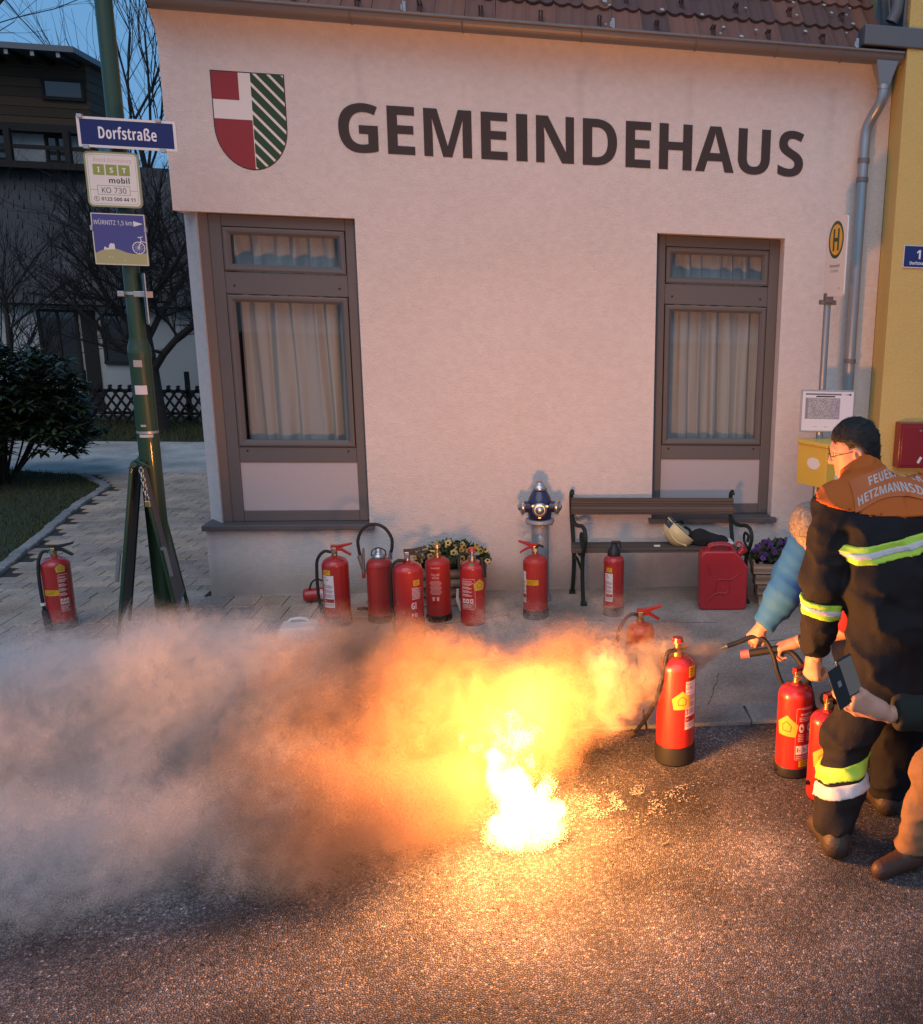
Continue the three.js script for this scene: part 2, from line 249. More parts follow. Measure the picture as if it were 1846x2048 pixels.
{
  const XR = 3.21;
  const s = new THREE.Shape([[-2.045, -0.06], [XR, -0.06], [XR, 4.14], [-2.07, 4.14], [-2.07, 2.868], [-0.838, 2.868], [-0.838, 0.56], [-2.045, 0.53]].map((p) => new THREE.Vector2(...p)));
  s.holes.push(new THREE.Path([[1.395, 0.585], [1.395, 2.86], [2.413, 2.86], [2.413, 0.585]].map((p) => new THREE.Vector2(...p))));
  const w = boxuv(extr(s, 0.36).translate(0, 0, -0.36));
  const side = [bx(-2.07, -1.9, -0.06, 2.868, -8, -0.362), bx(-2.07, -1.9, 2.868, 4.14, -8, -0.362)];
  const chamfer = extr([[-1.93, -0.03], [-2.068, -0.2], [-2.068, -0.361], [-1.93, -0.361]], 2.33).rotateX(-Math.PI / 2).scale(1, 1, -1);
  // the shape above lay in (x, z): turn it upright
  const ch = extr([[-1.93, 0.03], [-2.068, 0.2], [-2.068, 0.361], [-1.93, 0.361]], 2.33).rotateX(-Math.PI / 2).translate(0, 0.54, 0);
  part('wall', [w, ...side.map((g) => boxuv(g)), boxuv(ch)], M.wall, house);
  // coved eaves
  const prof = []; for (let i = 0; i <= 10; i++) { const a = i / 10 * Math.PI / 2; prof.push([0.15 * (1 - Math.cos(a)), 3.90 + 0.235 * Math.sin(a)]); }
  const cs = new THREE.Shape([...prof.map(([z, y]) => new THREE.Vector2(-z, y)), new THREE.Vector2(0.02, 4.14), new THREE.Vector2(0.02, 3.9)]);
  part('cove', metric(extr(cs, XR + 2.07 - 0.12).rotateY(Math.PI / 2).translate(-2.068, 0, 0)), M.wall, house);
  part('roof_box', [bx(-2.06, XR - 0.02, 4.142, 4.2, -7.9, 0.145)], M.dark, house);
  // lettering painted on in relief
  const ch_k = (g, cap) => Math.abs(g.boundingBox.max.y - cap) < 0.08 * cap && g.boundingBox.min.y > -0.001;
  const font = await new FontLoader().loadAsync('fonts/droid/droid_sans_bold.typeface.json');
  const word = 'GEMEINDEHAUS', size = 0.333 / 0.72 * 0.73, glyphs = []; let x = 0;
  for (const ch_ of word) { const g = ch_ === 'I' ? bx(0, 0.112, 0, glyphs[1].boundingBox.max.y, 0, 0.004) : new TextGeometry(ch_, { font, size: 0.46, depth: 0.004, curveSegments: 12 }); g.computeBoundingBox(); glyphs.push(g); }
  const cap = glyphs[1].boundingBox.max.y; let total = 0; const gap = 0.055;
  for (const g of glyphs) { g.computeBoundingBox(); const k = 0.326 / cap; g.scale(k, ch_k(g, cap) ? 0.326 / g.boundingBox.max.y : k, 1); g.computeBoundingBox(); total += g.boundingBox.max.x - g.boundingBox.min.x; }
  const span = 3.412, stretch = (span - gap * 11) / total; x = -0.918;
  glyphs.forEach((g, i) => { const b = g.boundingBox; g.translate(-b.min.x, 0, 0).scale(stretch, 1, 1).translate(x, 3.327, 0.0005); part('letter', g, M.letter, house); x += (b.max.x - b.min.x) * stretch + gap * (i === 8 || i === 9 ? 0.45 : 1.11); });
  // crest
  const sx = -1.744, sw = 0.474, sy = 3.806, sh = 0.634;
  const outline = (o) => { const p = [[sx - o, sy + o], [sx + sw + o, sy + o]]; for (let i = 0; i <= 20; i++) { const a = i / 20 * Math.PI; p.push([sx + sw / 2 + (sw / 2 + o) * Math.cos(a) * (1), sy - sh + 0.28 - (0.28 + o) * Math.sin(a)]); } return p; };
  const crest = part('crest', extr(outline(0.006), 0.002).translate(0, 0, 0.0005), M.letter, house);
  const inside = (px, py) => { const cyy = sy - sh + 0.28; if (px < sx || px > sx + sw || py > sy) return false; if (py >= cyy) return true; return ((px - sx - sw / 2) / (sw / 2)) ** 2 + ((py - cyy) / 0.28) ** 2 <= 1; };
  const clipPoly = (poly) => { // keep the part of a polygon inside the shield (dense sampling of its edges)
    const hull = outline(-0.001).map((p) => new THREE.Vector2(...p)); if (THREE.ShapeUtils.area(hull) < 0) hull.reverse();
    let out = poly.map((p) => new THREE.Vector2(...p));
    for (let i = 0; i < hull.length; i++) { const a = hull[i], b = hull[(i + 1) % hull.length], inp = out; out = []; const sd = (p) => (b.x - a.x) * (p.y - a.y) - (b.y - a.y) * (p.x - a.x);
      for (let j = 0; j < inp.length; j++) { const p = inp[j], q = inp[(j + 1) % inp.length], dp = sd(p), dq = sd(q); if (dp >= 0) out.push(p); if ((dp >= 0) !== (dq >= 0)) out.push(p.clone().lerp(q, dp / (dp - dq))); } if (!out.length) return null; }
    return out;
  };
  const fieldShape = (poly, z) => { const o = clipPoly(poly); return o && new THREE.ExtrudeGeometry(new THREE.Shape(o), { depth: 0.0012, bevelEnabled: false }).translate(0, 0, z); };
  const X = (u) => sx + u * sw, Y = (v) => sy - v * sh, rect = (a, b, c, d) => [[X(a), Y(c)], [X(b), Y(c)], [X(b), Y(d)], [X(a), Y(d)]];
  part('white_field', fieldShape(rect(0, 1, 0, 1), 0.0027), std([0.72, 0.66, 0.62], 0.8), crest);
  const red = std([0.26, 0.028, 0.035], 0.75), green = std([0.022, 0.06, 0.02], 0.75);
  part('red_field', fieldShape(rect(0, 0.37, 0.0, 0.285), 0.0042), red, crest); part('red_field', fieldShape(rect(0, 0.53, 0.485, 1.0), 0.0042), red, crest);
  for (let i = -2; i < 8; i++) { const o = i * 0.147 - 0.02, d = 0.108, sl = 0.40; const g = fieldShape([[X(0.54), Y(o)], [X(1.02), Y(o + sl * 0.9)], [X(1.02), Y(o + sl * 0.9 + d)], [X(0.54), Y(o + d)]], 0.0042); if (g) part('green_stripe', g, green, crest); }
}
function windowUnit(x0, x1, yb, yt, z, cut) {   // frame x0..x1, upper light, tall light, blind panel
  const w = new THREE.Group(); w.name = 'window'; house.add(w);
  const st = 0.085, mid0 = yb + 1.755, mid1 = yb + 1.885, low0 = yb + 0.465, low1 = yb + 0.585, D = 0.07, a = x0 + cut, b = x1;
  part('frame', [bx(a, a + st, yb, yt, z - D, z, 0.006), bx(b - st, b, yb, yt, z - D, z, 0.006), bx(a + st, b - st, yt - 0.085, yt, z - D, z - 0.002, 0.006), bx(a + st, b - st, mid0 - 0.03, mid1, z - D, z - 0.002, 0.006), bx(a + st, b - st, low0, low1, z - D, z - 0.002, 0.006), bx(a + st, b - st, yb, yb + 0.085, z - D, z - 0.002, 0.006)], M.frame, w);
  const sash = (y0, y1) => { // bevelled sash round a pane
    const q = 0.05, X0 = a + st + 0.006, X1 = b - st - 0.006, Y0 = y0 + 0.006, Y1 = y1 - 0.006, g = [];
    const prof = [[0, -0.03], [0, 0.008], [0.012, 0.014], [0.03, 0.012], [q, -0.006], [q, -0.03]];
    for (const [ax, ay, bx2, by, nx, ny] of [[X0, Y0, X1, Y0, 0, 1], [X1, Y0, X1, Y1, -1, 0], [X1, Y1, X0, Y1, 0, -1], [X0, Y1, X0, Y0, 1, 0]]) {
      const pos = [], tx = Math.sign(bx2 - ax), ty = Math.sign(by - ay);
      for (let i = 0; i < prof.length - 1; i++) { const P = (e, k) => { const [o, zz] = prof[k]; const ex = e ? bx2 : ax, ey = e ? by : ay; return [ex + nx * o + (e ? -tx : tx) * o, ey + ny * o + (e ? -ty : ty) * o, z + zz]; }; const A = P(0, i), B = P(1, i), Cc = P(1, i + 1), Dd = P(0, i + 1); pos.push(...A, ...B, ...Cc, ...A, ...Cc, ...Dd); }
      const gg = new THREE.BufferGeometry(); gg.setAttribute('position', new THREE.Float32BufferAttribute(pos, 3)); gg.computeVertexNormals(); g.push(gg);
    }
    part('sash', g, M.frame, w); part('pane', bx(X0 + q - 0.004, X1 - q + 0.004, Y0 + q - 0.004, Y1 - q + 0.004, z - 0.021, z - 0.02), M.glass, w).geometry = (() => { const p = new THREE.PlaneGeometry(X1 - X0 - 2 * q + 0.008, Y1 - Y0 - 2 * q + 0.008); return p.translate((X0 + X1) / 2, (Y0 + Y1) / 2, z - 0.02); })();
    return [X0 + q, X1 - q, Y0 + q, Y1 - q];
  };
  const up = sash(mid1, yt - 0.085), lo = sash(low1, mid0 - 0.03);
  part('lower_panel', boxuv(bx(a + st, b - st, yb + 0.085, low0, z - D, z - 0.012)), M.panel, w);
  for (const [sx2, sy2] of [[a + st + 0.06, mid0 + 0.03], [b - st - 0.06, mid0 + 0.03], [a + st + 0.06, low1 - 0.03], [b - st - 0.06, low1 - 0.03]]) part('drain_cap', cyl(0.009, 0.007, 0.004, 0, 0, 0, 10).rotateX(Math.PI / 2).translate(sx2, sy2, z - 0.003), M.dark, w);
  const curt = (r, s0) => { // pleated net curtain
    const n = 220, [X0, X1, Y0, Y1] = r, pos = [], idx = [], wd = X1 - X0 + 0.1, dz = (u, k) => z - 0.15 + 0.026 * Math.sin(u * 40 + 7 * fbm(u * 3.3, s0, k * 0.05, 3)) * (0.5 + smooth(fbm(u * 4, s0 + 3, 0, 2), -0.2, 0.3)) + 0.02 * fbm(u * 9, s0 + 7, k * 0.15, 3) - 0.004;
    for (let j = 0; j <= 6; j++) for (let i = 0; i <= n; i++) { const u = i / n; pos.push(X0 - 0.02 + u * (wd - 0.03) + 0.006 * Math.sin(u * 60 + j * 0.3) + (1 - j / 6) * 0.012 * fbm(u * 5, s0, 3, 2) * 4, mix(Y0 - 0.1, Y1 + 0.1, j / 6), dz(u, j)); }
    for (let j = 0; j < 6; j++) for (let i = 0; i < n; i++) { const p = j * (n + 1) + i; idx.push(p, p + 1, p + n + 2, p, p + n + 2, p + n + 1); }
    const g = new THREE.BufferGeometry(); g.setAttribute('position', new THREE.Float32BufferAttribute(pos, 3)); g.setIndex(idx); g.computeVertexNormals(); part('curtain', metric(g), M.curtain, w);
  };
  curt(up, x0 * 3 + 1); curt(lo, x0 * 3 + 5);
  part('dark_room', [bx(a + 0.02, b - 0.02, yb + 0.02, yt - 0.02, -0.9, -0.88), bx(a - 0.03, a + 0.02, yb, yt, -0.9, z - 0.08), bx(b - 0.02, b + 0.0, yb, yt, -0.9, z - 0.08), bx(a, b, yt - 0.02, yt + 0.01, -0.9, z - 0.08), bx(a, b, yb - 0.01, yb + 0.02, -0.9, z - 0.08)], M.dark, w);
  return w;
}
M.curtain = phys([0.44, 0.43, 0.41], 0.95, { side: THREE.DoubleSide, transmission: 0.25, thickness: 0 });
{
  const w1 = windowUnit(-1.96, -0.84, 0.578, 2.866, -0.075, 0.092), w2 = windowUnit(1.397, 2.411, 0.602, 2.858, -0.13, 0);
  // corner post of the left window, turned to the side
  part('corner_post', [extr([[-1.868, 0.09], [-1.945, 0.05], [-1.958, 0.075], [-1.9, 0.15], [-1.868, 0.15]], 2.288).rotateX(-Math.PI / 2).translate(0, 0.578, 0)], M.frame, w1);
  part('sill', [bx(-2.055, -0.80, 0.532, 0.577, -0.36, 0.06, 0.008)], M.sill, w1);
  const s2 = part('sill', [bx(1.37, 2.45, 0.562, 0.6, -0.14, 0.06, 0.006)], M.sill, w2);
}
{ // roof: interlocking tiles, row upon row
  const roof = new THREE.Group(); roof.name = 'roof'; house.add(roof);
  M.tile = [[0.21, 0.085, 0.055], [0.16, 0.07, 0.05], [0.25, 0.098, 0.058], [0.13, 0.062, 0.048]].map((c) => std(c, 0.8, { bumpMap: withBump(GRAIN, 4), bumpScale: 0.002 }));
  const tw = 0.208, tl = 0.38, prof = []; const N = 24;
  for (let i = 0; i <= N; i++) { const u = i / N, w_ = (u * 2) % 1; const h = 0.016 * Math.pow(Math.abs(Math.cos(w_ * Math.PI)), 3); prof.push([u * tw, h + (i > N - 2 ? 0.008 : 0)]); }
  const pos = [], idx = [];
  for (let j = 0; j <= 1; j++) for (const [px, py] of prof) pos.push(px, py, j * -tl);
  for (let j = 0; j <= 0; j++) for (const [px, py] of prof) pos.push(px, py - 0.02, 0);
  const n1 = N + 1; for (let i = 0; i < N; i++) { idx.push(i, i + 1, i + n1 + 1, i, i + n1 + 1, i + n1); idx.push(i + 2 * n1, i + 2 * n1 + 1, i + 1, i + 2 * n1, i + 1, i); }
  const tg = new THREE.BufferGeometry(); tg.setAttribute('position', new THREE.Float32BufferAttribute(pos, 3)); tg.setIndex(idx); const tile = metric(toCreasedNormals(tg, 0.9), 'xz');
  const pitch = 46 * D2R, e = 0.315, Y0 = 4.205, Z0 = 0.15, hook = merge([bar([0, 0.01, 0.02], [0, 0.075, 0.02], 0.006, 0.006, 6), bar([0.02, 0.01, 0.02], [0.02, 0.075, 0.02], 0.006, 0.006, 6), bar([0, 0.075, 0.02], [0.0, 0.03, -0.09], 0.006, 0.006, 6), bar([0.02, 0.075, 0.02], [0.02, 0.03, -0.09], 0.006, 0.006, 6), box(0.03, 0.006, 0.02, 0.01, 0.075, 0.02)]);
  for (let r = 0; r < 5; r++) for (let i = 0; i < 25; i++) {
    const m = part('roof_tile', tile, M.tile[Math.floor(rnd() * 4)], roof), s = r * e;
    m.position.set(-2.09 + i * tw + rr(-0.003, 0.003), Y0 + s * Math.sin(pitch), Z0 - s * Math.cos(pitch)); m.rotation.set(pitch - 0.07 + rr(-0.008, 0.008), rr(-0.008, 0.008), rr(-0.006, 0.006));
    if ((i + r) % 2 === 0) { const h = part('snow_hook', hook, M.tile[1], roof); h.position.set(-2.09 + i * tw + 0.1, Y0 + s * Math.sin(pitch) + 0.05, Z0 - s * Math.cos(pitch) - 0.06); h.rotation.x = pitch * 0.4; }
  }
  part('underlay', [box(5.2, 0.01, 5, 0.52, -0.03, -2.5).rotateX(pitch).translate(0, Y0, Z0 - 0.03)], M.dark, roof);
  const lich = []; for (let i = 0; i < 46; i++) { const s = rr(0.02, 1.2), x = rr(0.6, 3.05), g = new THREE.CircleGeometry(rr(0.006, 0.018), 7); lich.push(g.rotateX(-Math.PI / 2 + pitch).translate(x, Y0 + s * Math.sin(pitch) + 0.026, Z0 - s * Math.cos(pitch) + 0.012)); }
  const l = part('lichen', lich, std([0.42, 0.42, 0.36], 0.9, { side: THREE.DoubleSide }), roof); l.userData.kind = 'stuff';
  // gutter with rolled lip, brackets, joints
  const gut = new THREE.Group(); gut.name = 'gutter'; house.add(gut);
  const gp = []; for (let i = 0; i <= 14; i++) { const a = Math.PI + i / 14 * Math.PI; gp.push(new THREE.Vector2(0.07 * Math.cos(a), 0.075 * Math.sin(a))); } for (let i = 14; i >= 0; i--) { const a = Math.PI + i / 14 * Math.PI; gp.push(new THREE.Vector2(0.067 * Math.cos(a), 0.072 * Math.sin(a))); }
  part('trough', extr(new THREE.Shape(gp), 5.22).rotateY(Math.PI / 2).translate(-2.03, 4.2, 0.185), M.oldzinc, gut);
  part('lip', bar([-2.03, 4.2, 0.258], [3.19, 4.2, 0.258], 0.011), M.oldzinc, gut);
  for (const x of [-0.76, -0.02, 0.8, 1.62, 2.22, 2.72]) part('seam', [tube(Array.from({ length: 9 }, (_, i) => { const a = Math.PI + i / 8 * Math.PI; return [x, 4.2 + 0.078 * Math.sin(a), 0.185 + 0.073 * -Math.cos(a)]; }), 0.004, 16, 6)], M.oldzinc, gut);
  for (const x of [1.02, 2.82, -0.4]) part('bracket', [bx(x - 0.012, x + 0.012, 4.2, 4.275, 0.235, 0.262, 0.004), bx(x - 0.022, x - 0.012, 4.215, 4.25, 0.245, 0.266)], M.zinc, gut);
  part('end_cap', [bx(2.87, 3.36, 4.235, 4.375, 0.10, 0.27, 0.01)], M.slate, gut);
  // downpipe with funnel, swan neck and collars
  const dp = new THREE.Group(); dp.name = 'downpipe'; house.add(dp);
  const hopper = new THREE.CylinderGeometry(0.12, 0.05, 0.17, 4, 1).rotateY(Math.PI / 4).scale(1, 1, 0.75).translate(3.07, 4.06, 0.185);
  part('funnel', toCreasedNormals(hopper, 0.5), M.zinc, dp);
  part('pipe', [tube([[3.07, 3.99, 0.185], [3.07, 3.93, 0.185], [3.06, 3.86, 0.17], [3.02, 3.76, 0.11], [2.995, 3.68, 0.085], [2.99, 3.6, 0.082], [2.99, 3.2, 0.082], [2.99, 1.4, 0.082], [2.99, 0.0, 0.082]], 0.041, 90, 18)], M.zinc, dp);
  for (const y of [3.44, 3.30, 1.9]) part('collar', [cyl(0.047, 0.047, 0.035, 2.99, y, 0.082), bx(2.97, 3.01, y, y + 0.03, 0, 0.06)], M.oldzinc, dp);
  part('collar', [cyl(0.046, 0.046, 0.03, 3.07, 3.955, 0.185)], M.zinc, dp);
}
// ---------- the yellow house next door ----------
{
  const y = thing('yellow_house', 'ochre yellow plastered house adjoining on the right with a dark sheet metal verge', 'building', [3.215, 0, 0]);
  part('wall', boxuv(bx(0.0, 6, -0.06, 7, -8, 0.25)), M.yellow, y);
  part('verge', [extr([[-0.13, 4.38], [-0.02, 4.38], [-0.3, 6.4], [-0.42, 6.4]], 0.05).translate(0, 0, 0.02), bx(-0.03, 0.0, 4.3, 7, -0.4, 0.2)], M.slate, y);
  part('pipe', [tube([[-0.1, 4.9, 0.2], [-0.085, 4.62, 0.2], [-0.09, 4.5, 0.2], [-0.12, 4.42, 0.19]], 0.045, 20, 14), bar([-0.2, 4.8, 0.22], [-0.14, 4.42, 0.22], 0.006)], M.slate, y);
}

// ---------- across the lane: timber house, trees, lattice fence, shrub ----------
M.timber = std([0.045, 0.026, 0.014], 0.85, { bumpMap: withBump(GRAIN, 2), bumpScale: 0.004 });
M.timber2 = std([0.06, 0.036, 0.018], 0.85, { bumpMap: withBump(GRAIN, 2), bumpScale: 0.004 });
M.darkTimber = std([0.016, 0.013, 0.011], 0.9);
M.render = std([0.42, 0.43, 0.42], 0.95, { map: plaster.map, bumpMap: plaster.bump, bumpScale: 0.004 });
M.shingle = [0.7, 1, 1.4, 1.9].map((k) => std([0.034 * k, 0.035 * k, 0.038 * k], 0.7));
M.farGlass = phys([0.03, 0.035, 0.04], 0.08, { clearcoat: 0.5 });
{
  const h = thing('timber_house', 'dark timber house with shingled skirt roof and white ground floor beyond the lane', 'house', [-9, 0, -12]);
  const P = (n, g, m, p = h) => part(n, g, m, p);
  P('wall', [boxuv(bx(-5, 3.3, -0.05, 2.15, -5, 0)), boxuv(bx(-5, 1.1, 4.4, 5.3, -1.6, -0.75))], M.render);
  for (let i = 0; i < 7; i++) P('wall_board', boxuv(bx(-5, 1.15, 5.3 + i * 0.17, 5.3 + i * 0.17 + 0.162, -1.5, -0.6 - rr(0, 0.012))), i % 2 ? M.timber : M.timber2);
  // skirt roof of big shingles, from the eaves at 2.05 m up to 4.5 m
  const sk = new THREE.Group(); sk.name = 'skirt_roof'; h.add(sk);
  part('deck', [extr([[0.28, 2.02], [-0.62, 4.5], [-0.8, 4.5], [0.0, 2.02]].map(([z, y]) => [-z, y]), 8.5).rotateY(Math.PI / 2).translate(-5, 0, 0)], M.darkTimber, sk);
  const sg = rbox(0.165, 0.3, 0.02, 0.004, 0, 0.15, 0, 1), all = [];
  const ang = Math.atan2(0.9, 2.48); let far = [];
  for (let r = 0; r < 14; r++) for (let i = 0; i < 48; i++) { const t = r * 0.19, x = -4.95 + i * 0.175 + (r % 2) * 0.087; if (x > 3.4) continue; all.push([x + rr(-0.006, 0.006), 2.05 + t * Math.cos(ang), 0.29 - t * Math.sin(ang) + 0.012, rr(-0.03, 0.03), Math.floor(rnd() * 4)]); }
  const seen = all.filter((q) => q[0] > 0.4 && q[0] < 2.9), one = seen.slice(-300);
  for (const q of all) { if (one.includes(q)) { const m = part('shingle', sg, M.shingle[q[4]], sk); m.position.set(q[0], q[1], q[2]); m.rotation.set(-ang + 0.05, 0, q[3]); } else far.push(sg.clone().rotateZ(q[3]).rotateX(-ang + 0.05).translate(q[0], q[1], q[2])); }
  const f = part('shingle_field', far, M.shingle[1], sk); f.userData.kind = 'stuff';
  // balcony beams and rail
  P('beam', bx(-5, 1.4, 4.5, 4.62, -0.9, -0.2), M.darkTimber); P('beam', bx(-5, 1.25, 5.18, 5.32, -0.9, -0.45), M.darkTimber); P('beam', bx(-5, 1.3, 4.86, 4.93, -0.42, -0.36), M.darkTimber);
  for (const x of [-1.4, -0.2, 0.8, 1.2]) P('post', bx(x - 0.05, x + 0.05, 4.6, 5.2, -0.42, -0.32), M.darkTimber);
  // roof with white rafter ends
  const rf = P('roof', bx(-5, 1.3, 6.46, 6.56, -1.4, 0.15), M.slate);
  for (let i = 0; i < 15; i++) part('rafter', [bx(-4.9 + i * 0.42, -4.82 + i * 0.42, 6.36, 6.455, -1, 0.1)], M.darkTimber, rf);
  for (let i = 0; i < 15; i++) part('rafter_end', bx(-4.89 + i * 0.42, -4.83 + i * 0.42, 6.37, 6.45, 0.1, 0.106), M.render, rf);
  const win = (x0, x1, y0, y1, z, bars) => { const w = new THREE.Group(); w.name = 'window'; h.add(w); part('frame', [bx(x0 - 0.05, x1 + 0.05, y1, y1 + 0.05, z - 0.06, z + 0.03), bx(x0 - 0.05, x1 + 0.05, y0 - 0.06, y0, z - 0.06, z + 0.05), bx(x0 - 0.05, x0, y0, y1, z - 0.06, z + 0.03), bx(x1, x1 + 0.05, y0, y1, z - 0.06, z + 0.03), ...bars.map((x) => bx(x - 0.02, x + 0.02, y0, y1, z - 0.04, z + 0.03))], M.darkTimber, w); part('pane', bx(x0, x1, y0, y1, z - 0.03, z + 0.005), M.farGlass, w); };
  win(0.42, 1.05, 5.83, 6.1, -0.59, []); win(0.3, 0.62, 4.72, 5.12, -0.74, [0.46]); win(-0.9, -0.4, 4.72, 5.12, -0.74, [-0.65]);
  win(0.15, 0.75, 0.75, 1.9, 0.01, [0.45]); win(1.25, 1.65, 1.0, 1.85, 0.01, []); win(-2.2, -1.2, 0.75, 1.9, 0.01, [-1.7]);
  P('door', bx(0.85, 1.1, 0.0, 1.95, 0.0, 0.03), M.darkTimber);
}
{ // lattice fence of crossed laths
  const f = thing('lattice_fence', 'low dark garden fence of crossed wooden laths before the timber house', 'fence', [-6.2, -0.01, -10.3]);
  const lath = new THREE.CylinderGeometry(0.022, 0.024, 0.9, 5);
  const g = [];
  for (let i = 0; i < 30; i++) for (const s of [-1, 1]) { const m = part('lath', lath, M.darkTimber, f); m.position.set(-3 + i * 0.16, 0.33, s * 0.025); m.rotation.z = s * 0.6; }
  part('rail', [bar([-3.2, 0.2, -0.06], [2.1, 0.2, -0.06], 0.028), bar([-3.2, 0.6, -0.06], [2.1, 0.6, -0.06], 0.028)], M.darkTimber, f);
  for (const x of [-3, -1.3, 0.4, 2.0]) part('post', cyl(0.05, 0.045, 0.95, x, 0, -0.11, 8), M.darkTimber, f);
}
M.bark = std([0.03, 0.024, 0.02], 0.95, { bumpMap: withBump(GRAIN, 1), bumpScale: 0.01 });
function tree(label, pos, spec, group) {   // bare tree: trunk, and boughs that branch down to twigs
  const t = thing('bare_tree', label, 'tree', pos, 0, group), trunk = [], limb = [], twig = [];
  const grow = (p, d, len, r, lev) => {
    const n = lev === 0 ? 5 : 4; let a = p.clone(), dir = d.clone();
    for (let i = 0; i < n; i++) { const r0 = mix(r, r * 0.62, i / n), r1 = mix(r, r * 0.62, (i + 1) / n); dir.add(V(rr(-1, 1), rr(-0.6, 1) * spec.up, rr(-1, 1)).multiplyScalar(lev ? 0.2 : 0.08)).normalize(); const b = a.clone().addScaledVector(dir, len / n); (lev === 0 ? trunk : lev < 3 ? limb : twig).push(bar(a.toArray(), b.toArray(), r0, r1, lev > 2 ? 3 : lev > 1 ? 5 : 8)); a = b;
      if (lev < spec.levels && (lev > 0 || i >= spec.clear)) for (let k = 0; k < spec.kids; k++) { const s = dir.clone().add(V(rr(-1, 1), rr(-0.5, 0.8) * (lev ? 0.7 : 1), rr(-1, 1)).multiplyScalar(spec.spread)).normalize(); grow(a, s, len * rr(0.45, 0.72), r1 * rr(0.4, 0.6), lev + 1); } }
  };
  grow(V(0, 0, 0), V(0, 1, 0), spec.h, spec.r, 0);
  part('trunk', trunk, M.bark, t); part('bough', limb, M.bark, t); if (twig.length) { const w = part('twig', twig, M.bark, t); w.userData.kind = 'stuff'; }
  return t;
}
tree('dark spreading bare tree before the timber house beside the plastered house corner', [-5.9, 0, -9.4], { h: 2.5, r: 0.13, levels: 4, kids: 2, spread: 1.25, up: 0.5, clear: 1 });
tree('tall slender bare tree reaching into the sky between lamp post and plastered house', [-8.6, 0, -17.2], { h: 6.2, r: 0.09, levels: 3, kids: 2, spread: 0.55, up: 1.3, clear: 2 });
tree('bare tree whose twigs reach into the sky above the left end of the timber roof', [-12.35, 0, -14.5], { h: 7.0, r: 0.12, levels: 3, kids: 2, spread: 0.8, up: 1, clear: 2 });
tree('thin bare bush tree on the lawn at the left edge before the shingled roof', [-7.6, 0, -8.4], { h: 2.1, r: 0.05, levels: 3, kids: 2, spread: 0.9, up: 0.9, clear: 0 });
{ // evergreen shrub on the lawn
  const s = thing('evergreen_shrub', 'big dark rounded evergreen shrub on the lawn at the left edge', 'shrub', [-5.95, 0, -4.7]);
  const stems = []; for (let i = 0; i < 26; i++) { const a = rr(0, 6.28), r = rr(0.1, 0.75); stems.push(tube([[Math.cos(a) * 0.08, 0, Math.sin(a) * 0.08], [Math.cos(a) * r * 0.5, 0.35, Math.sin(a) * r * 0.5], [Math.cos(a) * r, rr(0.7, 1.2), Math.sin(a) * r]], rr(0.01, 0.02), 8, 5)); }
  part('stem', stems, M.bark, s);
  const leaf = new THREE.BufferGeometry(); { const p = [], id = []; const L = 0.13, W = 0.024; for (let i = 0; i <= 4; i++) { const t = i / 4, w = W * Math.sin(Math.PI * clamp(t * 0.92 + 0.06, 0, 1)), y = -0.035 * t * t; p.push(-w, y + 0.004, t * L, 0, y - 0.003, t * L, w, y + 0.004, t * L); } for (let i = 0; i < 4; i++) { const a = i * 3; id.push(a, a + 3, a + 1, a + 1, a + 3, a + 4, a + 1, a + 4, a + 2, a + 2, a + 4, a + 5); } leaf.setAttribute('position', new THREE.Float32BufferAttribute(p, 3)); leaf.setIndex(id); leaf.computeVertexNormals(); }
  const lm = phys([0.018, 0.03, 0.012], 0.5, { side: THREE.DoubleSide, clearcoat: 0.2 }), N = 12000, im = new THREE.InstancedMesh(leaf, lm, N), m = new THREE.Matrix4(), q = new THREE.Quaternion(), e = new THREE.Euler();
  let k = 0; while (k < N) { // rosettes of leaves on an uneven dome
    const a = rr(0, 6.28), u = rr(-0.55, 1), c = Math.sqrt(1 - u * u), bump = 1 + 0.28 * fbm(Math.cos(a) * 2 * c, u * 2, Math.sin(a) * 2 * c, 3) * 2, R = bump * Math.pow(rnd(), 0.3), x = Math.cos(a) * c * 1.05 * R, y = 0.82 + u * 0.82 * R, z = Math.sin(a) * c * 0.95 * R; if (y < 0.08) continue;
    for (let j = 0; j < 9 && k < N; j++, k++) { e.set(rr(-0.9, 0.35), j / 9 * 6.28 + rr(-0.3, 0.3), 0, 'YXZ'); const sc = rr(0.7, 1.15); m.compose(V(x, y, z), q.setFromEuler(e), V(sc, sc, sc)); im.setMatrixAt(k, m); im.setColorAt(k, (rnd() < 0.12 ? C(1.8, 1.7, 0.9) : C(1, 1, 1)).multiplyScalar(rr(0.5, 1.6))); }
  }
  im.name = 'foliage'; im.userData.kind = 'stuff'; s.add(im);
}

